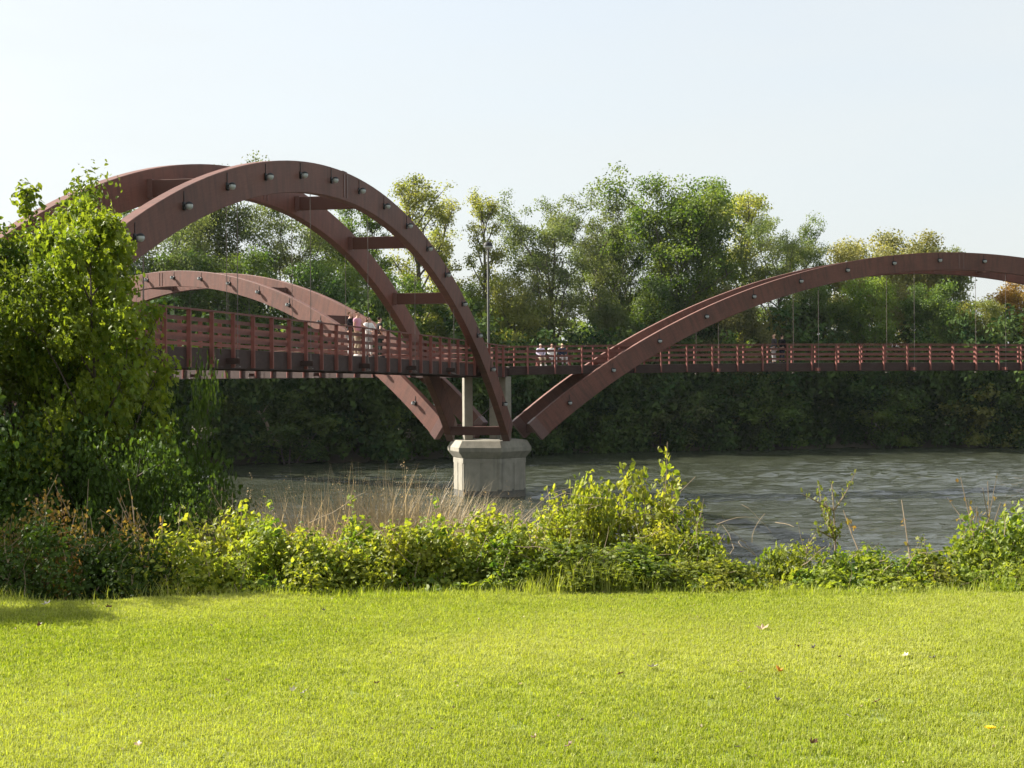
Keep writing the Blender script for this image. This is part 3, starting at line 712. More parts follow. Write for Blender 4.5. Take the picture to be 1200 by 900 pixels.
def scatter_mesh(name, base, spots, leafm, parent=None):
    """many copies of one foliage mesh joined (a mass nobody could count)"""
    me = base; n = len(me.vertices); co = np.empty(n * 3, np.float32); me.vertices.foreach_get('co', co); co = co.reshape(-1, 3)
    VV = []
    for (x, y, z, sx, sz, rz) in spots:
        c, s = math.cos(rz), math.sin(rz)
        VV.append(np.stack([x + sx * (co[:, 0] * c - co[:, 1] * s), y + sx * (co[:, 0] * s + co[:, 1] * c), z + sz * co[:, 2]], -1))
    q = np.arange(n * len(spots)).reshape(-1, 4)
    return np_mesh(name, np.vstack(VV), q)
spots = []
for k in range(64):                                                       # overhanging thicket along the far waterline
    x = -62 + k * 2.3 + rnd.uniform(-1, 1); y = float(far_shore(x)) + rnd.uniform(-0.2, 2.5)
    q = rnd.uniform(0.55, 2.0); spots.append((x, y, 0.05, q * rnd.uniform(0.8, 1.05), q, rnd.uniform(0, 6.28)))
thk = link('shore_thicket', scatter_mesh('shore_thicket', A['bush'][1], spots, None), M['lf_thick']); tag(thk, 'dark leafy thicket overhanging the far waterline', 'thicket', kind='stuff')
spots = []
for k in range(64):
    x = -90 + k * 2.9 + rnd.uniform(-1, 1); y = float(far_shore(x)) + (5 if k % 2 else 14) + rnd.uniform(-2, 2)
    spots.append((x, y, 0.9, rnd.uniform(1.0, 1.7), rnd.uniform(1.1, 1.75), rnd.uniform(0, 6.28)))
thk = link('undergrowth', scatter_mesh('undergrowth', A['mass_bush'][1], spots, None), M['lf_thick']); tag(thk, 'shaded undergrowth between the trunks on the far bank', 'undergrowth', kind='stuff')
spots = []
for k in range(38):
    x = -130 + k * 7.2 + rnd.uniform(-2, 2); y = float(far_shore(x)) + (28 if k % 2 else 52) + rnd.uniform(-5, 5)
    z = 1.6; h = rnd.uniform(0.6, 0.95)
    spots.append((x, y, z, rnd.uniform(1.0, 1.4), h, rnd.uniform(0, 6.28)))
thk = link('far_woodland', scatter_mesh('far_woodland', A['mass_tree'][1], spots, None), M['lf_green']); tag(thk, 'woodland that closes the view behind the bank trees', 'woodland', kind='stuff')

# pale dead trunks leaning out of the far bank
for (px, py, qx, qy, Y, lab) in ((318, 512, 298, 474, 124.5, 'pale dead tree leaning on the shaded far bank below the near deck'), (446, 530, 432, 498, 131.5, 'slim pale dead tree leaning on the far bank left of the pier')):
    a_, b_ = at(px, py, Y), at(qx, qy, Y + 1.0); a_.z = max(a_.z, -0.2); tb = MB(); v_ = b_ - a_
    tb.tube([(0, 0, 0), v_ * 0.4 + Vector((0.15, 0, 0.1)), v_ * 0.75 + Vector((0.05, 0.1, 0)), v_], [0.16, 0.13, 0.10, 0.05], 7)
    tb.tube([v_ * 0.6, v_ * 0.75 + Vector((0.5, 0.1, 0.25)), v_ * 0.85 + Vector((0.9, 0, 0.3))], [0.06, 0.04, 0.02], 5)
    o = tb.build('dead_tree', M['twig'], None, True); o.location = a_; tag(o, lab, 'dead tree')

# ------------------------------------------------------------------ plants on the near bank
def gz(x, y): return float(ground(x, y))
def mound_data(seed, w, d, h, n, L, lumps=9, shape=0, stems=10, tilt=0.7, sprigs=0, spill=0.0):
    """a leafy lumpy mound: leaves spread through the outer part of several lumps, with stems and upright sprigs"""
    r = np.random.default_rng(seed); P, Nn = [], []; mb = MB()
    cs = []
    for i in range(lumps):
        a = r.uniform(0, 2 * PI); q = math.sqrt(r.uniform(0, 1)) * 1.0
        x, y = w * q * math.cos(a), d * q * math.sin(a)
        z = h * (1 - 0.45 * q * q) * r.uniform(0.15, 0.88); rad = min(w, d) * r.uniform(0.16, 0.46)
        cs.append((x, y, z, rad, min(rad, h * 0.5)))
    vol = np.array([c[3] ** 2 for c in cs]); idx = r.choice(lumps, n, p=vol / vol.sum())
    c = np.array(cs)[idx]; u = unit(r.normal(size=(n, 3))); rr = r.uniform(0.25, 1.45, (n, 1)) ** 0.6
    P = c[:, :3] + u * rr * np.stack([c[:, 3], c[:, 3], c[:, 4]], -1); Nn = u + np.array([0, 0, 0.7])
    low = P[:, 2] < 0.02; P[low, 2] = r.uniform(0.02, h * 0.5, low.sum())
    for i in range(stems):
        j = r.integers(lumps); e = np.array(cs[j][:3]); b0 = np.array([e[0] * 0.3, e[1] * 0.3, -0.1])
        mid = (b0 + e) / 2 + r.normal(size=3) * 0.08 * w
        mb.tube([b0, mid, e, e + np.array([r.normal() * 0.1, r.normal() * 0.1, h * 0.15])], [0.012, 0.01, 0.006, 0.003], 5)
    EP, EN = [], []
    for i in range(sprigs):
        j = r.integers(lumps); b0 = np.array(cs[j][:3]); b0[2] += cs[j][4] * 0.6
        ln = r.uniform(0.1, 0.3); pts = branch(r, b0, (r.normal() * 0.35, r.normal() * 0.35, 1), ln, (0, 0, 0), 5, 0.12)
        mb.tube(pts, [0.006, 0.005, 0.004, 0.003, 0.002], 4)
        for k in range(11):
            f = r.uniform(0.15, 1.0) * 3.99; jj = int(f); EP.append(pts[jj] + (pts[jj + 1] - pts[jj]) * (f - jj) + r.normal(size=3) * 0.03); EN.append(r.normal(size=3) + np.array([0, 0, 0.6]))
    if EP: P = np.vstack([P, EP]); Nn = np.vstack([Nn, EN])
    ls = r.uniform(L[0], L[1], len(P))
    V, Q, T = leaves(P, unit(Nn), ls, r, tilt, shape)
    if not mb.V: mb.tube([(0, 0, -0.1), (0, 0, h * 0.4)], [0.01, 0.004], 5)
    return mb.mesh('stems', False), np_mesh('foliage', V, T)

MD = {}
MD['a'] = mound_data(21, 0.62, 0.5, 1.0, 4600, (0.028, 0.068), 26, 0, 16, sprigs=10)
MD['b'] = mound_data(22, 0.66, 0.5, 0.85, 4200, (0.032, 0.08), 26, 1, 16, sprigs=6)
MD['c'] = mound_data(23, 0.55, 0.5, 1.0, 4400, (0.026, 0.062), 24, 0, 16, sprigs=12)
MD['d'] = mound_data(24, 0.7, 0.45, 0.5, 3600, (0.03, 0.075), 24, 1, 10, sprigs=4)
MD['e'] = mound_data(25, 0.55, 0.5, 0.95, 4200, (0.018, 0.045), 24, 0, 16, sprigs=16)
HW = dict(a=0.62, b=0.66, c=0.55, d=0.7, e=0.55); HH = {k: mesh_top(v[1]) for k, v in MD.items()}

def shrub(kind, px, toppy, Y, wpx, leafm, label, nm='shrub', stem='twig', group='shrubs along the lawn edge', cat='shrub'):
    p_ = at(px, toppy, Y); z = gz(p_.x, Y)
    sw = (wpx / 2 / F_PX * Y) / HW[kind] * 1.12; sh = max(0.3, (p_.z - z) / HH[kind])
    return plant_tree(nm, MD[kind], M[stem], M[leafm], (p_.x, Y, z - 0.02), (sw, max(0.6, min(sw, 1.3)), sh), rnd.choice((0, PI)) + rnd.uniform(-0.3, 0.3), label, cat, group, 'foliage', 'stems')

HEDGE = [  # kind, x, top y, distance, width px, leaf, label
 ('e', 22, 578, 13.0, 120, 'lf_rust', 'rusty topped low shrub at the left edge below the big dark tree'),
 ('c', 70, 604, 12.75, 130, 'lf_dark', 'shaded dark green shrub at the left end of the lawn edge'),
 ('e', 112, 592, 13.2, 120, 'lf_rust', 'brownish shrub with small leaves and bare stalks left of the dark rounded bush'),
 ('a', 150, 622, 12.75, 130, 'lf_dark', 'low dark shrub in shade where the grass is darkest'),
 ('e', 176, 600, 13.6, 100, 'lf_rust', 'reddish tipped shrub in front of the dark rounded bush'),
 ('c', 222, 612, 12.9, 130, 'lf_hedge', 'yellow green shrub right of the shaded lawn corner'),
 ('a', 268, 594, 13.3, 150, 'lf_hedge', 'tall yellow green shrub at the left end of the dry reeds'),
 ('b', 318, 606, 12.9, 150, 'lf_vine', 'broad leaved vine mound below the left half of the dry reeds'),
 ('a', 366, 618, 12.8, 140, 'lf_hedge', 'leafy shrub below the middle of the dry reeds'),
 ('b', 412, 604, 13.1, 140, 'lf_vine', 'vine covered mound below the tallest dry reeds'),
 ('a', 462, 612, 12.85, 140, 'lf_hedge', 'yellow leaved shrub left of the concrete pier'),
 ('b', 512, 604, 13.0, 140, 'lf_vine', 'vine mound with a large bright leaf cluster just left below the pier'),
 ('a', 560, 596, 13.1, 140, 'lf_hedge', 'sunlit shrub directly below the concrete pier'),
 ('b', 606, 612, 12.85, 130, 'lf_vine', 'broad leaved mound right below the pier'),
 ('c', 640, 592, 13.2, 120, 'lf_hedge', 'yellow shrub on the left flank of the high mound right of the pier'),
 ('a', 680, 560, 13.5, 96, 'lf_hedge', 'high sunlit mound with a dark hollow right of the pier'),
 ('b', 672, 628, 12.75, 150, 'lf_vine', 'low vine mound at the foot of the high sunlit mound'),
 ('b', 735, 634, 12.75, 140, 'lf_vine', 'low broad leaved mound at the foot of the tall sapling clump'),
 ('a', 785, 612, 13.1, 95, 'lf_hedge', 'rounded shrub with a dark hollow right of the tall sapling clump'),
 ('b', 822, 622, 12.95, 110, 'lf_vine', 'green shrub left of the low gap in the hedge'),
 ('d', 812, 655, 12.6, 130, 'lf_hedge', 'low yellowish growth left of the low gap in the hedge'),
 ('d', 868, 664, 12.6, 100, 'lf_hedge', 'lowest growth in the gap where the water shows behind'),
 ('e', 922, 636, 12.9, 90, 'lf_hedge', 'small shrub with yellow flower heads right of the gap'),
 ('d', 962, 638, 12.9, 150, 'lf_vine', 'leafy mound below the thin sapling over the water'),
 ('a', 1030, 640, 12.9, 130, 'lf_vine', 'low shrub left of the pinkish weed'),
 ('b', 1080, 642, 12.8, 140, 'lf_hedge', 'low leafy mound below the pinkish weed'),
 ('b', 1135, 622, 13.0, 130, 'lf_vine', 'shrub rising towards the right edge'),
 ('a', 1185, 592, 13.3, 150, 'lf_vine', 'tallest glossy shrub at the right edge of the hedge'),
 ('d', 1010, 664, 12.55, 160, 'lf_vine', 'low foliage fringe on the lawn below the thin sapling'),
 ('d', 1150, 660, 12.6, 150, 'lf_vine', 'low foliage fringe on the lawn at the right edge'),
 ('b', 1245, 600, 13.2, 150, 'lf_vine', 'shrub just past the right edge of the hedge'),
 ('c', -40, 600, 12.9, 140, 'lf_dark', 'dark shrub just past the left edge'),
 ('a', 1310, 612, 13.2, 150, 'lf_hedge', 'second shrub past the right edge of the hedge'),
 ('d', 1385, 640, 13.0, 170, 'lf_vine', 'low mound third past the right edge of the hedge'),
 ('b', 1460, 615, 13.2, 160, 'lf_vine', 'broad leaved shrub farthest past the right edge'),
 ('a', -130, 600, 13.0, 150, 'lf_dark', 'second dark shrub past the left edge'),
]
for h_ in HEDGE: shrub(*h_[:3], h_[3] - 0.5, *h_[4:])

# ground cover on the bank behind and below the shrubs
r = np.random.default_rng(77)
n = 30000
gx = r.uniform(-9, 10, n); gy = 11.9 + 14 * r.uniform(0, 1, n) ** 1.7
gzz = ground(gx, gy); hgt = 0.05 + 0.34 * r.uniform(0, 1, n) ** 1.3 * (0.5 + 0.5 * np.sin(gx * 2.1 + gy) * np.sin(gy * 1.3 + gx * 0.7)) * np.clip((gy - 11.8) / 0.8, 0.15, 1)
V, Q, T = leaves(np.stack([gx, gy, gzz + hgt], -1), np.tile([0, 0, 1.0], (n, 1)), r.uniform(0.04, 0.10, n), r, 0.7, 0)
gc = link('ground_cover', np_mesh('ground_cover', V, T), M['lf_vine']); tag(gc, 'low creeping vines and weeds covering the river bank', 'ground cover', kind='stuff')

# dry twigs and bindweed stems tangled through the hedge
tw = MB(); r = np.random.default_rng(78)
for k in range(330):
    x = r.uniform(-5.6, 5.4); y = r.uniform(11.95, 13.0); z0 = gz(x, y) + r.uniform(0.05, 0.75) * (0.55 if 2.2 < x < 4.0 else 1.0)
    a = r.uniform(0, 2 * PI); pts = branch(r, (x, y, z0), (math.cos(a), 0.4 * math.sin(a) - 0.25, r.uniform(-0.2, 0.9)), r.uniform(0.15, 0.55), (0, 0, r.uniform(-1.0, 0.3)), 6, 0.22)
    tw.tube(pts, r.uniform(0.0018, 0.004) * np.linspace(1, 0.4, 6), 3, False)
two = tw.build('dry_twigs', M['twig']); tag(two, 'dry twigs and dead bindweed stems tangled through the hedge', 'twigs', kind='stuff')

# long uncut grass where the lawn meets the shrubs
def blades(n, fx, fy, length, width, r, segs=3, lean=0.5):
    P = np.stack([fx, fy, ground(fx, fy) - 0.01], -1); az = r.uniform(0, 2 * PI, n); dirv = np.stack([np.cos(az), np.sin(az), np.zeros(n)], -1)
    side = np.stack([-np.sin(az), np.cos(az), np.zeros(n)], -1); L = length; ln = r.uniform(0.1, 1, n) * lean
    V = []
    for k in range(segs + 1):
        t = k / segs; c = P + np.array([0, 0, 1.0]) * (L * (t - 0.30 * ln * t * t))[:, None] + dirv * (L * ln * t * t)[:, None]
        w = (width * (1 - t) ** 0.7)[:, None] * 0.5
        V += [c - side * w, c + side * w]
    V = np.stack(V, 1); m_ = 2 * (segs + 1)
    q = np.array([[2 * k, 2 * k + 1, 2 * k + 3, 2 * k + 2] for k in range(segs)])
    F = (np.arange(n)[:, None, None] * m_ + q[None]).reshape(-1, 4)
    return V.reshape(-1, 3), F, V[:, -2]
n = 9500; fx = r.uniform(-7.5, 7.5, n); fy = 11.62 + np.abs(r.normal(0, 0.26, n)) + 0.12 * np.sin(fx * 1.9)
V, F, _ = blades(n, fx, fy, r.uniform(0.03, 0.12, n) * (1 + 2.0 * np.clip(np.sin(fx * 2.7) * np.sin(fx * 1.13 + 1), 0, 1)), r.uniform(0.003, 0.007, n), r, 3, 0.6)
fg = link('edge_grass', np_mesh('edge_grass', V, F), M['lf_grass']); tag(fg, 'longer uncut grass fringe between lawn and shrubs', 'grass', kind='stuff')

# dry reeds in front of the pier
n = 11000
u = r.uniform(0, 1, n); fy = r.uniform(14.2, 18.5, n)
cx = np.where(u < 0.72, r.normal(425, 92, n), r.uniform(260, 625, n)); cx = np.clip(cx, 245, 640)
fx = (cx - 600) / F_PX * fy
hh = np.interp(cx, [245, 300, 380, 440, 500, 560, 640], [0.75, 0.95, 1.08, 1.15, 1.12, 0.9, 0.6])
topz = EYE - (np.interp(cx, [245, 300, 380, 420, 470, 520, 560, 640], [588, 570, 551, 542, 545, 560, 580, 598]) - H_PX) / F_PX * fy
gzv = ground(fx, fy); L = np.clip((topz - gzv) * r.uniform(0.7, 1.12, n), 0.3, 2.4)
V, F, tips = blades(n, fx, fy, L, r.uniform(0.010, 0.019, n), r, 6, 1.0)
dr = link('dry_reeds', np_mesh('dry_reeds', V, F), M['lf_straw']); tag(dr, 'pale dry reeds and dead grass on the bank left of the pier', 'reeds', kind='stuff')
k = r.choice(n, 700, replace=False); hp_, hn = [], []
P = np.repeat(tips[k], 9, 0) + r.normal(size=(6300, 3)) * np.array([0.012, 0.012, 0.028]) - np.array([0, 0, 0.03])
V, Q, T = leaves(P, r.normal(size=(6300, 3)), r.uniform(0.008, 0.02, 6300), r, 0.5)
sh_ = link('reed_seed_heads', np_mesh('reed_seed_heads', V, T), M['lf_straw']); tag(sh_, 'feathery seed heads on the dry reeds', 'seed heads', kind='stuff')

# big tree and maple at the left, dark rounded bush, hanging boughs
near_a = tree_meshes('near_tree', 31, 5.2, lambda t: 1.75 * (0.8 + 0.3 * math.sin(t * 9)) * math.sqrt(max(0.05, 1 - ((t - 0.5) / 0.55) ** 2)), 0.08, 40, (0.0, 0.9), 0.45, 0.34, 42000, (0.04, 0.085), sub=7, near=True, trunks=3, tr=0.06, shape=0, flat=0.8, jit=(0.45, 1.3))
near_b = tree_meshes('maple_sapling', 32, 4.8, lambda t: 0.95 * (1.0 if t < 0.3 else (1.03 - t) / 0.73) + 0.12, 0.06, 46, (0.2, 1.0), 0.5, 0.21, 21000, (0.04, 0.085), sub=6, near=True, trunks=2, tr=0.05, shape=1, flat=0.85, lean=0.03, jit=(0.4, 1.45))
near_c = tree_meshes('dark_bush', 33, 1.25, lambda t: 0.95 * math.sqrt(max(0.05, 1 - ((t - 0.35) / 0.68) ** 2)), 0.03, 30, (-0.1, 0.8), 0.2, 0.24, 20000, (0.022, 0.045), sub=6, near=True, trunks=3, tr=0.03, shape=0, flat=0.7)
def plant_near(nm, me, px, toppy, Y, H, leafm, label, cat, rz=0.0, wf=1.0, group=None, part='crown', wood='trunk'):
    p_ = at(px, toppy, Y); z = gz(p_.x, Y); sc = (p_.z - z) / mesh_top(me[1])
    return plant_tree(nm, me, M['barkd'], M[leafm], (p_.x, Y, z - 0.05), (sc * wf, sc * wf, sc), rz, label, cat, group, part, wood)
plant_near('broadleaf_tree', near_a, 14, 208, 17.6, 5.2, 'lf_near', 'big dark leafy tree filling the left edge', 'tree', 0.4, 0.85)
for x_, y_, k_, lab in ((-10.6, 20.5, 1.55, 'large dark tree on the bank well past the left edge beside the bridge'), (-9.4, 17.8, 1.3, 'dark tree past the left edge between the large tree and the lawn')):
    plant_tree('broadleaf_tree', near_a, M['barkd'], M['lf_near'], (x_, y_, gz(x_, y_)), k_, x_, lab, 'tree')
plant_near('broadleaf_tree', near_a, -150, 300, 16.8, 5.2, 'lf_near', 'dark leafy tree past the left edge down on the bank', 'tree', 2.6, 1.1)
plant_near('broadleaf_tree', near_a, 78, 305, 18.6, 5.2, 'lf_near', 'dark leafy tree between the left edge tree and the sunlit maple', 'tree', 4.2, 0.8)
o_ = plant_tree('broadleaf_tree', near_a, M['barkd'], M['lf_near'], (-7.5, 14.1, gz(-7.5, 14.1)), 0.88, 1.1, 'leafy tree just past the left edge whose shade darkens the lawn corner', 'tree')
plant_near('maple_tree', near_b, 116, 242, 16.4, 4.8, 'lf_sap', 'slim maple with sunlit yellow green leaves in front of the near arch', 'tree', 1.2, 0.76)
plant_near('maple_tree', near_b, 84, 244, 17.2, 4.8, 'lf_sap', 'sunlit maple left of the slimmer maple before the near rib', 'tree', 3.9, 0.5)
near_d = tree_meshes('sprig_tree', 34, 5.0, lambda t: 0.5 * (1.1 - t), 0.5, 14, (0.5, 1.2), 0.4, 0.15, 1500, (0.035, 0.075), sub=3, near=True, trunks=2, tr=0.025, flat=0.8)
plant_near('young_tree', near_d, 42, 214, 18.4, 5.0, 'lf_sap', 'thin sprig topped young tree rising highest at the left edge', 'tree', 0.3, 0.9)
plant_near('leafy_bush', near_c, 196, 425, 17.5, 1.25, 'lf_dark', 'dark green bush hanging out right of the maples below the bridge deck', 'bush', 0.2, 0.2, part='foliage', wood='stems')
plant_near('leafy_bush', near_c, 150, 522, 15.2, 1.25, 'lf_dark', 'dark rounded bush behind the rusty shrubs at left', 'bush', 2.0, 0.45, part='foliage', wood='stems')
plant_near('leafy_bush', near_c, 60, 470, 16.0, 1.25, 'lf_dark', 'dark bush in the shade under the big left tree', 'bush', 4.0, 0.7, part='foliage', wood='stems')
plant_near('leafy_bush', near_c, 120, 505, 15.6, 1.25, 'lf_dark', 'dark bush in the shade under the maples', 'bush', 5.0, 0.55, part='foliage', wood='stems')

# tall sapling clump, lone sapling, weeds and dead stalks
def sprig_plant(seed, H, n_st, spread, leaf_n, L, start=0.25, shape=0, side=4, droop=0.0, stem_r=0.008):
    r = np.random.default_rng(seed); mb = MB(); P, Nn = [], []
    for i in range(n_st):
        a = r.uniform(0, 2 * PI); h = H * r.uniform(0.72, 1.0) if i else H
        pts = branch(r, (0.05 * math.cos(a), 0.05 * math.sin(a), -0.08), (spread * math.cos(a), spread * math.sin(a), 1), h, (0, 0, 0.2 - droop), 8, 0.08)
        mb.tube(pts, stem_r * np.linspace(1, 0.25, 8), 5); segs = [pts[int(start * 8):]]
        for j in range(side):
            f = r.uniform(start, 0.95); q = pts[int(f * 7)]
            sb = branch(r, q, (r.normal(), r.normal(), 0.7), h * r.uniform(0.15, 0.35), (0, 0, 0.3 - droop), 4, 0.12); mb.tube(sb, stem_r * 0.4 * np.linspace(1, 0.3, 4), 4); segs.append(sb)
        for k in range(leaf_n // n_st):
            sg = segs[r.integers(len(segs))]; f = r.uniform(0.1, 0.999) * (len(sg) - 1); jj = int(f)
            P.append(sg[jj] + (sg[jj + 1] - sg[jj]) * (f - jj) + r.normal(size=3) * L[1] * 0.45); Nn.append(r.normal(size=3) * 0.5 + np.array([0, 0, 1.0]))
    V, Q, T = leaves(np.array(P), unit(np.array(Nn)), r.uniform(L[0], L[1], len(P)), r, 0.6, shape)
    return mb.mesh('stems'), np_mesh('foliage', V, T)
SP = {}
SP['tall'] = sprig_plant(41, 1.1, 6, 0.28, 1300, (0.026, 0.06), 0.2, 0, 5)
SP['tall2'] = sprig_plant(42, 0.9, 5, 0.35, 1000, (0.026, 0.058), 0.15, 0, 5)
SP['lone'] = sprig_plant(43, 0.7, 1, 0.03, 230, (0.012, 0.028), 0.62, 0, 9, stem_r=0.012)
SP['weed'] = sprig_plant(44, 0.5, 4, 0.5, 170, (0.008, 0.02), 0.3, 0, 5, 0.1, 0.005)
SP['flower'] = sprig_plant(45, 0.4, 4, 0.3, 80, (0.006, 0.015), 0.55, 0, 3, 0.0, 0.004)
SPH = {k: mesh_top(v[1]) for k, v in SP.items()}
def sprig(kind, px, toppy, Y, leafm, label, cat, nm, wf=1.0, rz=0.0, zoff=0.0):
    p_ = at(px, toppy, Y); z = gz(p_.x, Y) + zoff; sc = (p_.z - z) / SPH[kind]
    return plant_tree(nm, SP[kind], M['twig'], M[leafm], (p_.x, Y, z), (sc * wf, sc * wf, sc), rz, label, cat, None, 'foliage', 'stems')
sprig('tall', 758, 532, 13.5, 'lf_hedge', 'tall upright sapling clump standing against the water right of the high mound', 'sapling', 'sapling', 0.7, 0.5)
sprig('tall2', 728, 556, 13.6, 'lf_hedge', 'shorter sapling left in the tall clump against the water', 'sapling', 'sapling', 0.8, 2.0)
sprig('tall2', 792, 574, 13.5, 'lf_hedge', 'leaning sapling right in the tall clump against the water', 'sapling', 'sapling', 0.7, 4.0)
sprig('tall2', 698, 545, 13.7, 'lf_hedge', 'leafy shoots on top of the high sunlit mound', 'sapling', 'sapling', 0.6, 1.0)
sprig('lone', 985, 553, 13.7, 'lf_yell', 'thin lone sapling with a small crown against the open water', 'sapling', 'sapling', 0.55, 0.0)
sprig('weed', 1075, 588, 13.6, 'lf_rust', 'wispy pinkish weed leaning over the water at right', 'weed', 'weed', 0.75, 0.6)
sprig('weed', 1203, 560, 14.2, 'lf_rust', 'red leaved sprig at the right edge against the water', 'weed', 'weed', 0.5, 3.0)
sprig('flower', 918, 612, 13.1, 'lf_yell', 'spindly weed with yellow heads beside the hedge gap', 'weed', 'weed', 0.8, 1.3)
sprig('flower', 150, 560, 14.2, 'lf_rust', 'bare reddish stalks before the dark rounded bush', 'weed', 'weed', 0.6, 0.4)
sprig('weed', 250, 575, 14.0, 'lf_rust', 'brown weed between dark bush and dry reeds', 'weed', 'weed', 0.6, 2.2)

def stalks(name, px, toppy, Y, n, seed, label, spread=0.5, th=0.009, curl=0.0, m='twig'):
    r = np.random.default_rng(seed); p_ = at(px, toppy, Y); z = gz(p_.x, Y); h = p_.z - z
    mb = MB()
    for i in range(n):
        a = r.uniform(0, 2 * PI)
        pts = branch(r, (r.normal() * 0.05, r.normal() * 0.05, -0.05), (spread * math.cos(a), spread * math.sin(a), 1), h * r.uniform(0.75, 1.05), (curl * math.cos(a), curl * math.sin(a), -curl * 0.5), 8, 0.1)
        mb.tube(pts, th * np.linspace(1, 0.3, 8), 5)
        for q in range(2):
            j = r.integers(3, 6); mb.tube(branch(r, pts[j], (r.normal(), r.normal(), 0.6), h * 0.18, (0, 0, 0.2), 4, 0.1), th * 0.5 * np.linspace(1, 0.3, 4), 4)
    o = mb.build(name, M[m]); o.location = (p_.x, Y, z)
    return tag(o, label, 'dead stalk')
stalks('dead_stalk', 668, 505, 14.6, 6, 51, 'bare curling dead branches rising just right of the pier', 0.28, 0.008, 0.25)
stalks('dead_stalk', 128, 545, 13.6, 3, 52, 'pale crooked bare stalks before the dark bush at left', 0.12, 0.008)
stalks('dead_stalk', 86, 560, 13.7, 2, 53, 'thin bare stem under the big left tree', 0.1, 0.007)
stalks('dead_stalk', 810, 582, 13.6, 2, 54, 'thin whitish dead twig right of the tall sapling clump', 0.25, 0.004)
stalks('dead_stalk', 600, 560, 15.5, 7, 55, 'arching dry stems in front of the pier base', 0.6, 0.005, 0.7)
stalks('dead_stalk', 395, 535, 15.0, 6, 56, 'dark seed stalks sticking up left of the tallest reeds', 0.25, 0.005, 0.1)
stalks('dead_stalk', 505, 528, 15.2, 5, 57, 'straight dry stalks sticking up beside the left foot of the near arch', 0.25, 0.005, 0.0)

# ------------------------------------------------------------------ the mown lawn: blades instanced over the turf
def tuft(seed):
    r = np.random.default_rng(seed); n = 34
    fx, fy = r.uniform(-0.055, 0.055, n), r.uniform(-0.055, 0.055, n)
    L = r.uniform(0.012, 0.036, n); az = r.uniform(0, 2 * PI, n); ln = r.uniform(0.1, 0.9, n)
    dv = np.stack([np.cos(az), np.sin(az), 0 * az], -1); sd = np.stack([-np.sin(az), np.cos(az), 0 * az], -1); P = np.stack([fx, fy, 0 * fx - 0.004], -1)
    w = r.uniform(0.0013, 0.0026, n)[:, None]
    m1 = P + np.array([0, 0, 1.0]) * (L * 0.6)[:, None] + dv * (L * ln * 0.25)[:, None]
    tp = P + np.array([0, 0, 1.0]) * (L * (1 - 0.35 * ln))[:, None] + dv * (L * ln * 0.9)[:, None]
    V = np.stack([P - sd * w, P + sd * w, m1 + sd * w * 0.8, m1 - sd * w * 0.8, tp], 1).reshape(-1, 3)
    b = np.arange(n)[:, None] * 5
    return np_mesh('grass_tuft', V, [b + np.array([[0, 1, 2, 3]]), b + np.array([[3, 2, 4]])])
tufts = []
tcol = bpy.data.collections.new('tuft_sources')
for k in range(4):
    o = bpy.data.objects.new('grass_tuft', tuft(60 + k)); o.data.materials.append(M['lf_grass']); tcol.objects.link(o); tufts.append(o)
gxs = np.linspace(-7.5, 7.5, 61); gys = np.linspace(4.6, 12.0, 41)
PX, PY = np.meshgrid(gxs, gys); PZ = ground(PX, PY) + 0.002
ii = (np.arange(40)[:, None] * 61 + np.arange(60)[None, :]).ravel()
lawn = link('lawn_grass', np_mesh('lawn_grass', np.stack([PX, PY, PZ], -1).reshape(-1, 3), np.stack([ii, ii + 1, ii + 62, ii + 61], -1)), M['ground'])
tag(lawn, 'short sunlit mown lawn grass', 'grass', kind='stuff')
ng = bpy.data.node_groups.new('lawn_blades', 'GeometryNodeTree')
ng.interface.new_socket('Geometry', in_out='INPUT', socket_type='NodeSocketGeometry'); ng.interface.new_socket('Geometry', in_out='OUTPUT', socket_type='NodeSocketGeometry')
gi = ng.nodes.new('NodeGroupInput'); gout = ng.nodes.new('NodeGroupOutput')
ds = ng.nodes.new('GeometryNodeDistributePointsOnFaces'); ds.inputs['Density'].default_value = 640; ds.inputs['Seed'].default_value = 3
ci = ng.nodes.new('GeometryNodeCollectionInfo'); ci.inputs['Collection'].default_value = tcol; ci.inputs['Separate Children'].default_value = True; ci.inputs['Reset Children'].default_value = True
io = ng.nodes.new('GeometryNodeInstanceOnPoints'); io.inputs['Pick Instance'].default_value = True
rv = ng.nodes.new('FunctionNodeRandomValue'); rv.data_type = 'FLOAT_VECTOR'; rv.inputs[0].default_value = (-0.12, -0.12, 0); rv.inputs[1].default_value = (0.12, 0.12, 6.283)
rs = ng.nodes.new('FunctionNodeRandomValue'); rs.data_type = 'FLOAT'; rs.inputs[2].default_value = 0.65; rs.inputs[3].default_value = 1.25
L_ = ng.links.new
L_(gi.outputs[0], ds.inputs['Mesh']); L_(ds.outputs['Points'], io.inputs['Points']); L_(ci.outputs[0], io.inputs['Instance'])
L_(rv.outputs[0], io.inputs['Rotation']); L_(rs.outputs[1], io.inputs['Scale']); L_(io.outputs[0], gout.inputs[0])
lawn.modifiers.new('blades', 'NODES').node_group = ng

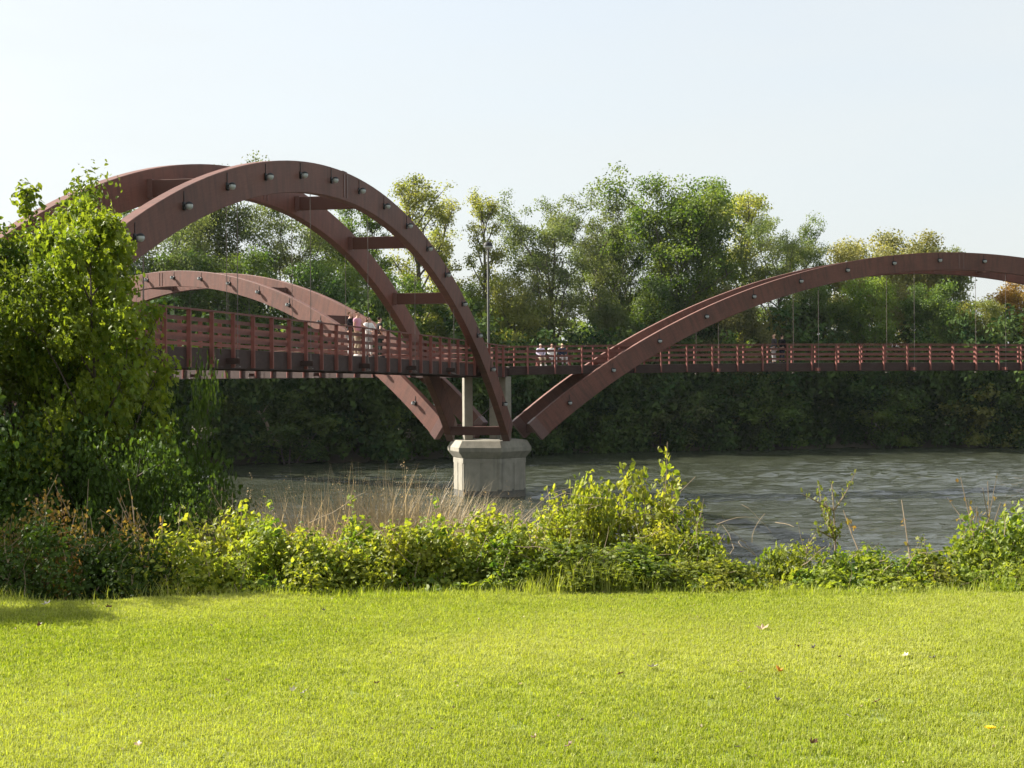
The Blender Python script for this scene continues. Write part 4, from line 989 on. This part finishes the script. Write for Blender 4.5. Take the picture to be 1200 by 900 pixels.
# scraps of dry leaf and clippings among the blades
r = np.random.default_rng(90); n = 420; lx = r.uniform(-5, 5.5, n); ly = 5.2 + 6.5 * r.uniform(0, 1, n) ** 0.8
V, Q, T = leaves(np.stack([lx, ly, ground(lx, ly) + r.uniform(0.012, 0.03, n)], -1), np.tile([0, 0, 1.0], (n, 1)), r.uniform(0.008, 0.024, n), r, 0.5, 0)
lt = link('leaf_litter', np_mesh('leaf_litter', V, T), leaf_mat('leaf_scrap', [(0.10, 0.06, 0.03), (0.28, 0.2, 0.1), (0.5, 0.45, 0.3)], (0.3, 0.24, 0.12), trans=0.2, tcol=(1, 1, 1)))
tag(lt, 'scraps of dry leaf and clippings among the lawn blades', 'leaf litter', kind='stuff')

# fallen leaves lying on the lawn
def fallen(seed, curl):
    k = LOBE.copy(); r = np.random.default_rng(seed); k[:, 2] = curl * (k[:, 0] ** 2 + 1.6 * k[:, 1] ** 2) + r.normal(size=len(k)) * 0.06
    V = np.vstack([k, [(-0.45, 0.02, 0.01), (-0.45, -0.02, 0.01), (-0.8, 0.02, 0.12), (-0.8, -0.02, 0.12)]])
    return np_mesh('fallen_leaf', V, [LOBE_T, np.array([[12, 11, 13], [12, 13, 14]])])
FM = [fallen(71, 0.9), fallen(72, 0.5), fallen(73, 1.4)]
def fl_mat(name, c): return leaf_mat(name, [c, tuple(q * 1.25 for q in c)], tuple(q * 0.8 for q in c), trans=0.15, tcol=(1, 1, 1), clump=20)
FC = {'pale': fl_mat('pale_dry_leaf', (0.42, 0.39, 0.32)), 'tan': fl_mat('tan_dry_leaf', (0.34, 0.24, 0.14)), 'brown': fl_mat('brown_dry_leaf', (0.11, 0.06, 0.035)),
      'orange': fl_mat('orange_dry_leaf', (0.50, 0.20, 0.03)), 'grey': fl_mat('grey_dry_leaf', (0.16, 0.14, 0.12)), 'yellow': fl_mat('yellow_petals', (0.75, 0.52, 0.02))}
FALL = [(893, 737, 0.10, 'tan', 'largest tan fallen leaf, curled, near the hedge right of centre'), (934, 757, 0.055, 'brown', 'brown fallen leaf just below and right of the large tan leaf'),
 (953, 759, 0.045, 'grey', 'small grey fallen leaf beside the brown leaf under the large tan one'), (763, 782, 0.085, 'pale', 'whitish fallen leaf in the middle right of the lawn'),
 (727, 789, 0.06, 'brown', 'dark fallen leaf left of the whitish leaf'), (913, 786, 0.06, 'orange', 'single orange fallen leaf'),
 (1094, 771, 0.06, 'grey', 'greyish fallen leaf nearest the right edge of the upper lawn'), (1060, 768, 0.06, 'pale', 'pale upright curled leaf left of the greyish leaf at right'),
 (911, 820, 0.05, 'grey', 'grey fallen leaf straight below the orange one'), (1027, 823, 0.055, 'brown', 'dark reddish brown leaf in the right of the lawn'),
 (995, 839, 0.04, 'pale', 'tiny white petal left below the dark reddish leaf'), (627, 864, 0.045, 'tan', 'tan fallen leaf at the bottom near the middle'),
 (667, 874, 0.06, 'brown', 'dark brown leaf beside the tan leaf at the bottom'), (864, 875, 0.06, 'grey', 'grey brown leaf at the bottom right of centre'),
 (951, 870, 0.06, 'brown', 'dark crumpled leaf at the bottom right'), (55, 708, 0.09, 'pale', 'pale leaf in the shaded lawn corner at left'),
 (128, 711, 0.07, 'brown', 'dark leaf near the shaded lawn corner'), (45, 733, 0.05, 'brown', 'small dark leaf at the far left below the shade'),
 (440, 801, 0.055, 'brown', 'dark leaf alone in the left middle of the lawn'), (267, 797, 0.05, 'tan', 'tan leaf in the left half of the lawn'),
 (342, 809, 0.055, 'pale', 'pale leaf left of the lone dark leaf'), (356, 812, 0.05, 'grey', 'grey leaf touching the pale leaf in the left half'), (162, 872, 0.05, 'tan', 'tan leaf at the bottom left'),
 (380, 715, 0.045, 'grey', 'grey leaf by the hedge left of the pier'), (868, 788, 0.04, 'brown', 'small brown leaf left of the orange one'), (877, 806, 0.04, 'grey', 'small grey leaf below left of the orange one'),
 (983, 770, 0.035, 'brown', 'tiny brown leaf far right of the orange one')]
for i, (px, py, sz, c, lab) in enumerate(FALL):
    p_ = on_plane(px, py, LAWN + 0.035); o = link('fallen_leaf', FM[i % 3], None)
    if len(FM[i % 3].materials) == 0: FM[i % 3].materials.append(FC[c])
    o.material_slots[0].link = 'OBJECT'; o.material_slots[0].material = FC[c]
    o.location = p_; o.scale = (sz * 0.85,) * 3; o.rotation_euler = (rnd.uniform(-0.5, 0.5), rnd.uniform(-0.5, 0.5), rnd.uniform(0, 6.28))
    tag(o, lab, 'leaf', 'leaves fallen on the lawn')
p_ = on_plane(1160, 854, LAWN + 0.05)
dand = empty('dandelion', (p_.x, p_.y, LAWN), 'single yellow dandelion flower in the lower right of the lawn', 'flower')
b = MB(); b.tube([(0, 0, 0), (0.004, 0, 0.03), (0.002, 0.002, 0.052)], 0.002, 5); b.build('stem', M['lf_grass'], dand)
b = MB()
for k in range(22):
    a = k * 2.399; q = 0.012 + 0.012 * (k / 22)
    b.frame_box((q * 0.55 * math.cos(a), q * 0.55 * math.sin(a), 0.054 + 0.006 * (1 - k / 22)), (math.cos(a), math.sin(a), 0.25), (-math.sin(a), math.cos(a), 0), (0, 0, 1), q * 0.6, 0.003, 0.0012)
b.build('petals', FC['yellow'], dand)

# ------------------------------------------------------------------ people on the bridge
def cloth(name, c): return surf_mat(name, tuple(q * 0.85 for q in c), c, 30, 0.9, bump=0.1, spec=0.1)
CL = {'pink': cloth('pink_cotton', (0.62, 0.33, 0.42)), 'white': cloth('white_cotton', (0.72, 0.72, 0.70)), 'black': cloth('black_cotton', (0.015, 0.015, 0.018)),
      'khaki': cloth('khaki_cotton', (0.42, 0.36, 0.27)), 'navy': cloth('navy_denim', (0.03, 0.04, 0.07)), 'lightgrey': cloth('light_grey_cotton', (0.48, 0.49, 0.50)),
      'darkgreen': cloth('dark_green_cotton', (0.03, 0.05, 0.045)), 'lilac': cloth('lilac_cotton', (0.55, 0.5, 0.62)), 'charcoal': cloth('charcoal_cotton', (0.05, 0.05, 0.055))}
SK = surf_mat('skin', (0.50, 0.30, 0.22), (0.56, 0.35, 0.26), 20, 0.6, bump=0.0, spec=0.3)
HR = {'brown': cloth('brown_hair', (0.10, 0.055, 0.03)), 'dark': cloth('dark_hair', (0.03, 0.02, 0.015)), 'blond': cloth('blond_hair', (0.50, 0.38, 0.22)), 'grey': cloth('grey_hair', (0.5, 0.48, 0.45))}
def skin_obj(name, nodes, edges, m, parent, sub=1, root=0):
    me = bpy.data.meshes.new(name); me.from_pydata([q[:3] for q in nodes], edges, [])
    o = bpy.data.objects.new(name, me); COL.objects.link(o)
    md = o.modifiers.new('skin', 'SKIN'); md.use_smooth_shade = True
    sv = me.skin_vertices[0].data
    for i, q in enumerate(nodes):
        sv[i].radius = (q[3], q[4] if len(q) > 4 else q[3]); sv[i].use_root = (i == root)
    o.modifiers.new('sub', 'SUBSURF').levels = sub; o.modifiers['sub'].render_levels = sub
    dg = bpy.context.evaluated_depsgraph_get(); ev = o.evaluated_get(dg)
    me2 = bpy.data.meshes.new_from_object(ev); bpy.data.objects.remove(o); bpy.data.meshes.remove(me); me2.name = name
    me2.polygons.foreach_set('use_smooth', np.ones(len(me2.polygons), bool))
    return link(name, me2, m, parent)

def person(loc, rz, label, shirt, trousers, hair, h=1.74, arms=('rail', 'rail'), seated=False, longhair=False, short=False, turn=0.0, group=None, stance=0.1):
    """faces local +y; feet (or seat) on z = 0. One continuous skinned body; clothes, hair and shoes are children"""
    o = empty('person', loc, label, 'person', group, rz); k = h / 1.74
    hip = 0.92 * k if not seated else 0.50
    dz = hip - 0.92 * k
    sh = 1.44 * k + dz; nk = 1.50 * k + dz
    n, e = [], []
    def v(*q): n.append(q); return len(n) - 1
    def ch(*ids):
        for a, b in zip(ids[:-1], ids[1:]): e.append((a, b))
    pel = v(0, 0, hip, 0.15 * k, 0.11 * k); wai = v(0, 0.005, hip + 0.17 * k, 0.145 * k, 0.105 * k); che = v(0, 0.0, hip + 0.36 * k, 0.165 * k, 0.115 * k)
    upc = v(0, -0.01, sh, 0.10 * k, 0.08 * k); nec = v(0, 0.005, nk + 0.02 * k, 0.055 * k); ch(pel, wai, che, upc, nec)
    st, ct = math.sin(turn), math.cos(turn)
    def hd(x, y, z): return (x * ct - y * st, x * st + y * ct, z)
    jaw = v(*hd(0, 0.045 * k, nk + 0.085 * k), 0.055 * k, 0.065 * k); fac = v(*hd(0, 0.025 * k, nk + 0.15 * k), 0.074 * k, 0.09 * k); cra = v(*hd(0, 0.0, nk + 0.215 * k), 0.062 * k, 0.075 * k)
    ch(nec, jaw, fac, cra)
    legs, armsJ = [], []
    for s in (-1, 1):
        hx = 0.09 * k * s
        if seated:
            kn = (hx * 1.5, 0.44 * k, hip); an = (hx * 1.5, 0.42 * k, 0.09 * k); to = (hx * 1.7, 0.58 * k, 0.04)
        else:
            kn = (hx + s * stance * 0.4, 0.03, 0.49 * k); an = (hx + s * stance, -0.02, 0.09 * k); to = (hx + s * (stance + 0.03), 0.13 * k, 0.035)
        a0 = v(hx, 0, hip - 0.05 * k * (not seated), 0.085 * k); a1 = v(*[(p_ + q) / 2 for p_, q in zip((hx, 0, hip), kn)], 0.075 * k); a2 = v(*kn, 0.055 * k); a3 = v(kn[0] * 0.6 + an[0] * 0.4, kn[1] * 0.6 + an[1] * 0.4 - 0.015, kn[2] * 0.6 + an[2] * 0.4, 0.055 * k)
        a4 = v(*an, 0.038 * k); a5 = v(*to, 0.038 * k, 0.03 * k); ch(pel, a0, a1, a2, a3, a4, a5); legs.append((a0, a1, a2, a3, a4, a5))
        pose = arms[0 if s < 0 else 1]; sx = 0.21 * k * s
        if pose == 'rail': el = (sx * 1.25, 0.12 * k, sh - 0.24 * k); wr = (sx * 0.95, 0.33 * k, sh - 0.32 * k); hdv = (0, 1, -0.25)
        elif pose == 'lap': el = (sx * 1.2, 0.04 * k, sh - 0.27 * k); wr = (sx * 0.6, 0.27 * k, sh - 0.38 * k); hdv = (-0.3 * s, 0.9, -0.1)
        elif pose == 'up': el = (sx * 1.3, 0.16 * k, sh - 0.14 * k); wr = (sx * 0.6, 0.24 * k, sh + 0.08 * k); hdv = (0, 0.2, 1)
        elif pose == 'hip': el = (sx * 1.75, -0.08 * k, sh - 0.25 * k); wr = (sx * 0.85, 0.06 * k, sh - 0.42 * k); hdv = (-0.3 * s, 0.3, -0.8)
        else: el = (sx * 1.2, -0.02, sh - 0.29 * k); wr = (sx * 1.22, 0.05 * k, sh - 0.54 * k); hdv = (0, 0.25, -1)
        b0 = v(sx * 0.9, 0, sh - 0.02 * k, 0.062 * k); b1 = v(*[(p_ + q) / 2 for p_, q in zip((sx, 0, sh), el)], 0.048 * k); b2 = v(*el, 0.040 * k); b3 = v(*wr, 0.027 * k)
        hv = Vector(hdv).normalized(); sdv = hv.cross(Vector((0, 0, 1)) if abs(hv.z) < 0.8 else Vector((0, 1, 0))).normalized(); dn = sdv.cross(hv)
        pm_ = Vector(wr) + hv * 0.055 * k; b4 = v(*pm_, 0.036 * k, 0.016 * k); ch(upc, b0, b1, b2, b3, b4); armsJ.append((b0, b1, b2, b3))
        for f_, (of, ln) in enumerate(((-0.026, 0.065), (-0.009, 0.076), (0.009, 0.072), (0.026, 0.058))):
            k0 = pm_ + sdv * of * k + hv * 0.035 * k; k1 = k0 + hv * ln * 0.5 * k + dn * 0.006 * s; k2 = k1 + (hv + Vector((0, 0, -0.5))) * ln * 0.45 * k
            c0 = v(*k0, 0.009 * k); c1 = v(*k1, 0.008 * k); c2 = v(*k2, 0.007 * k); ch(b4, c0, c1, c2)
        t0 = Vector(wr) + hv * 0.03 * k + sdv * 0.03 * k * -s; t1 = t0 + (hv * 0.7 + sdv * -s * 0.7) * 0.04 * k; c0 = v(*t0, 0.010 * k); c1 = v(*t1, 0.008 * k); ch(b4, c0, c1)
    body = skin_obj('body', n, e, SK, o)
    # face: nose, eyes, ears on the head
    fb = MB(); zc = nk + 0.15 * k
    def hp2(x, y, z): return np.array(hd(x, y, z))
    fb.tube([hp2(0, 0.105 * k, zc + 0.02 * k), hp2(0, 0.135 * k, zc - 0.022 * k), hp2(0, 0.11 * k, zc - 0.03 * k)], [0.008, 0.014, 0.01], 5)
    for s in (-1, 1): fb.tube([hp2(0.076 * k * s, 0.0, zc - 0.03 * k), hp2(0.088 * k * s, -0.01, zc), hp2(0.076 * k * s, -0.008, zc + 0.03 * k)], [0.01, 0.016, 0.01], 5)
    fb.build('nose_and_ears', SK, body, True)
    eb = MB()
    for s in (-1, 1): eb.frame_box(hp2(0.03 * k * s, 0.108 * k, zc + 0.012 * k), (ct, st, 0), (-st, ct, 0), (0, 0, 1), 0.013, 0.004, 0.006)
    eb.frame_box(hp2(0, 0.112 * k, zc - 0.058 * k), (ct, st, 0), (-st, ct, 0), (0, 0, 1), 0.022, 0.004, 0.005)
    eb.build('eyes_and_mouth', HR['dark'], body)
    # clothes follow the same skeleton, a little larger
    def over(ids_edges, grow, name, m):
        ids = sorted({i for q in ids_edges for i in q}); mp = {a: i for i, a in enumerate(ids)}
        nn = [(*n[i][:3], *[q + grow for q in n[i][3:]]) for i in ids]
        ee = [(mp[a], mp[b]) for a, b in ids_edges]
        if name == 'shirt':                    # collar round the base of the neck
            u_, w_ = n[upc], n[nec]; nn.append((*[u_[i] * 0.35 + w_[i] * 0.65 for i in range(3)], 0.074 * k, 0.070 * k)); ee.append((mp[upc], len(nn) - 1))
        return skin_obj(name, nn, ee, m, o)
    se = [(pel, wai), (wai, che), (che, upc)]
    for b0, b1, b2, b3 in armsJ:
        se += [(upc, b0), (b0, b1)] + ([] if short else [(b1, b2), (b2, b3)])
    over(se, 0.024 * k, 'shirt', CL[shirt])
    te = []
    for q in legs: te += [(pel, q[0]), (q[0], q[1]), (q[1], q[2]), (q[2], q[3]), (q[3], q[4])]
    over(te, 0.014 * k, 'trousers', CL[trousers])
    sb = MB()
    for q in legs:
        a, t_ = np.array(n[q[4]][:3]), np.array(n[q[5]][:3]); dd = unit(t_ - a); dd[2] = 0; dd = unit(dd)
        c = (a + t_) / 2; c[2] = 0.045
        sb.frame_box(c, dd, np.cross([0, 0, 1], dd), (0, 0, 1), 0.135 * k, 0.047 * k, 0.043, 0.8)
    bevel(sb.build('shoes', CL['charcoal'] if trousers != 'khaki' else CL['white'], o, True), 0.02, 2)
    hn = [(*hd(0, -0.005, nk + 0.245 * k), 0.07 * k, 0.085 * k), (*hd(0, -0.035 * k, nk + 0.20 * k), 0.080 * k, 0.09 * k), (*hd(0, -0.055 * k, nk + 0.13 * k), 0.070 * k, 0.055 * k)]
    he = [(0, 1), (1, 2)]
    if longhair: hn += [(*hd(0, -0.075 * k, nk + 0.02 * k), 0.075 * k, 0.04 * k), (*hd(0, -0.085 * k, nk - 0.08 * k), 0.06 * k, 0.03 * k)]; he += [(2, 3), (3, 4)]
    skin_obj('hair', hn, he, HR[hair], o)
    return o

def on_leg(leg, s, off): return world(leg, s, off, deck_z(leg, s) + 0.002)
A_N = LEG['near']; A_R = LEG['right']
face_cam_near = A_N + PI / 2 - PI / 2          # facing the right-hand railing of the near leg: local +y -> leg normal
rz_n = math.atan2(laxes('near')[1][1], laxes('near')[1][0]) - PI / 2
rz_r = math.atan2(-laxes('right')[1][1], -laxes('right')[1][0]) - PI / 2
GP = 'people standing at the railing of the near bridge leg'
person(on_leg('near', 26.2, 0.86), rz_n - 0.1, 'person in a pink shirt and khaki trousers leaning on the bridge railing', 'pink', 'khaki', 'brown', 1.84, ('rail', 'hang'), group=GP, short=True)
person(on_leg('near', 25.2, 0.20), rz_n + 0.2, 'person in dark top and light grey trousers behind the pink shirted person', 'black', 'lightgrey', 'brown', 1.88, ('hang', 'rail'), group=GP)
person(on_leg('near', 24.5, 0.78), rz_n - 0.5, 'person with long hair in a white top between two darkly dressed people', 'white', 'lightgrey', 'brown', 1.70, ('rail', 'rail'), longhair=True, turn=0.5, group=GP)
person(on_leg('near', 23.2, 0.85), rz_n + 0.6, 'person in a black top and dark trousers, rightmost of the four at the railing', 'black', 'darkgreen', 'dark', 1.74, ('rail', 'hip'), turn=0.4, group=GP, short=True)
GR = 'couple walking on the right bridge leg'
person(on_leg('right', 18.0, -0.55), A_R + PI / 2, 'fair haired person in a black top and light trousers on the right bridge leg', 'charcoal', 'lightgrey', 'blond', 1.76, ('hang', 'hang'), group=GR, stance=0.06)
person(on_leg('right', 18.4, -0.8), A_R - 1.2, 'dark haired person in dark clothes close beside the fair haired one', 'black', 'navy', 'dark', 1.70, ('lap', 'hang'), group=GR, stance=0.05)
GH = 'people sitting on the hub bench'
bench = empty('bench', world('right', 4.2, 0.75, deck_z('right', 4.2)), 'wooden bench on the bridge hub where three people sit', 'bench', None, A_R)
b = MB()
for q in (-0.16, 0.0, 0.16): b.frame_box((0, q, 0.44), (1, 0, 0), (0, 1, 0), (0, 0, 1), 1.25, 0.07, 0.02)
bevel(b.build('seat', M['rail'], bench), 0.008)
for q in (-1.0, 1.0):
    b = MB(); b.frame_box((q, 0, 0.21), (1, 0, 0), (0, 1, 0), (0, 0, 1), 0.05, 0.18, 0.209); b.build('leg', M['post'], bench)
for i, (s, sh_c, hr, lab) in enumerate(((3.4, 'lilac', 'grey', 'grey haired person in a lilac top, leftmost on the hub bench'), (4.1, 'white', 'brown', 'brown haired person in white, middle of the hub bench'), (4.75, 'navy', 'blond', 'fair haired person in navy, rightmost on the hub bench'))):
    person(on_leg('right', s, 0.72), rz_r, lab, sh_c, 'lightgrey' if i else 'khaki', hr, 1.70, ('lap', 'lap'), True, i == 1, group=GH)

# ------------------------------------------------------------------ thin autumn haze in the air over the river
hv = MB(); hv.box((-2800, -2700, -4.0), (2800, 3600, 44.0)); hzo = hv.build('haze', None)
m, t, out = mat('haze_air'); pv = N(t, 'ShaderNodeVolumePrincipled'); pv.inputs['Color'].default_value = (0.82, 0.93, 1.0, 1)
pv.inputs['Density'].default_value = 0.00005; pv.inputs['Anisotropy'].default_value = 0.25
t.links.new(pv.outputs[0], out.inputs['Volume']); hzo.data.materials.append(m)
tag(hzo, 'thin pale haze over the river', kind='stuff')
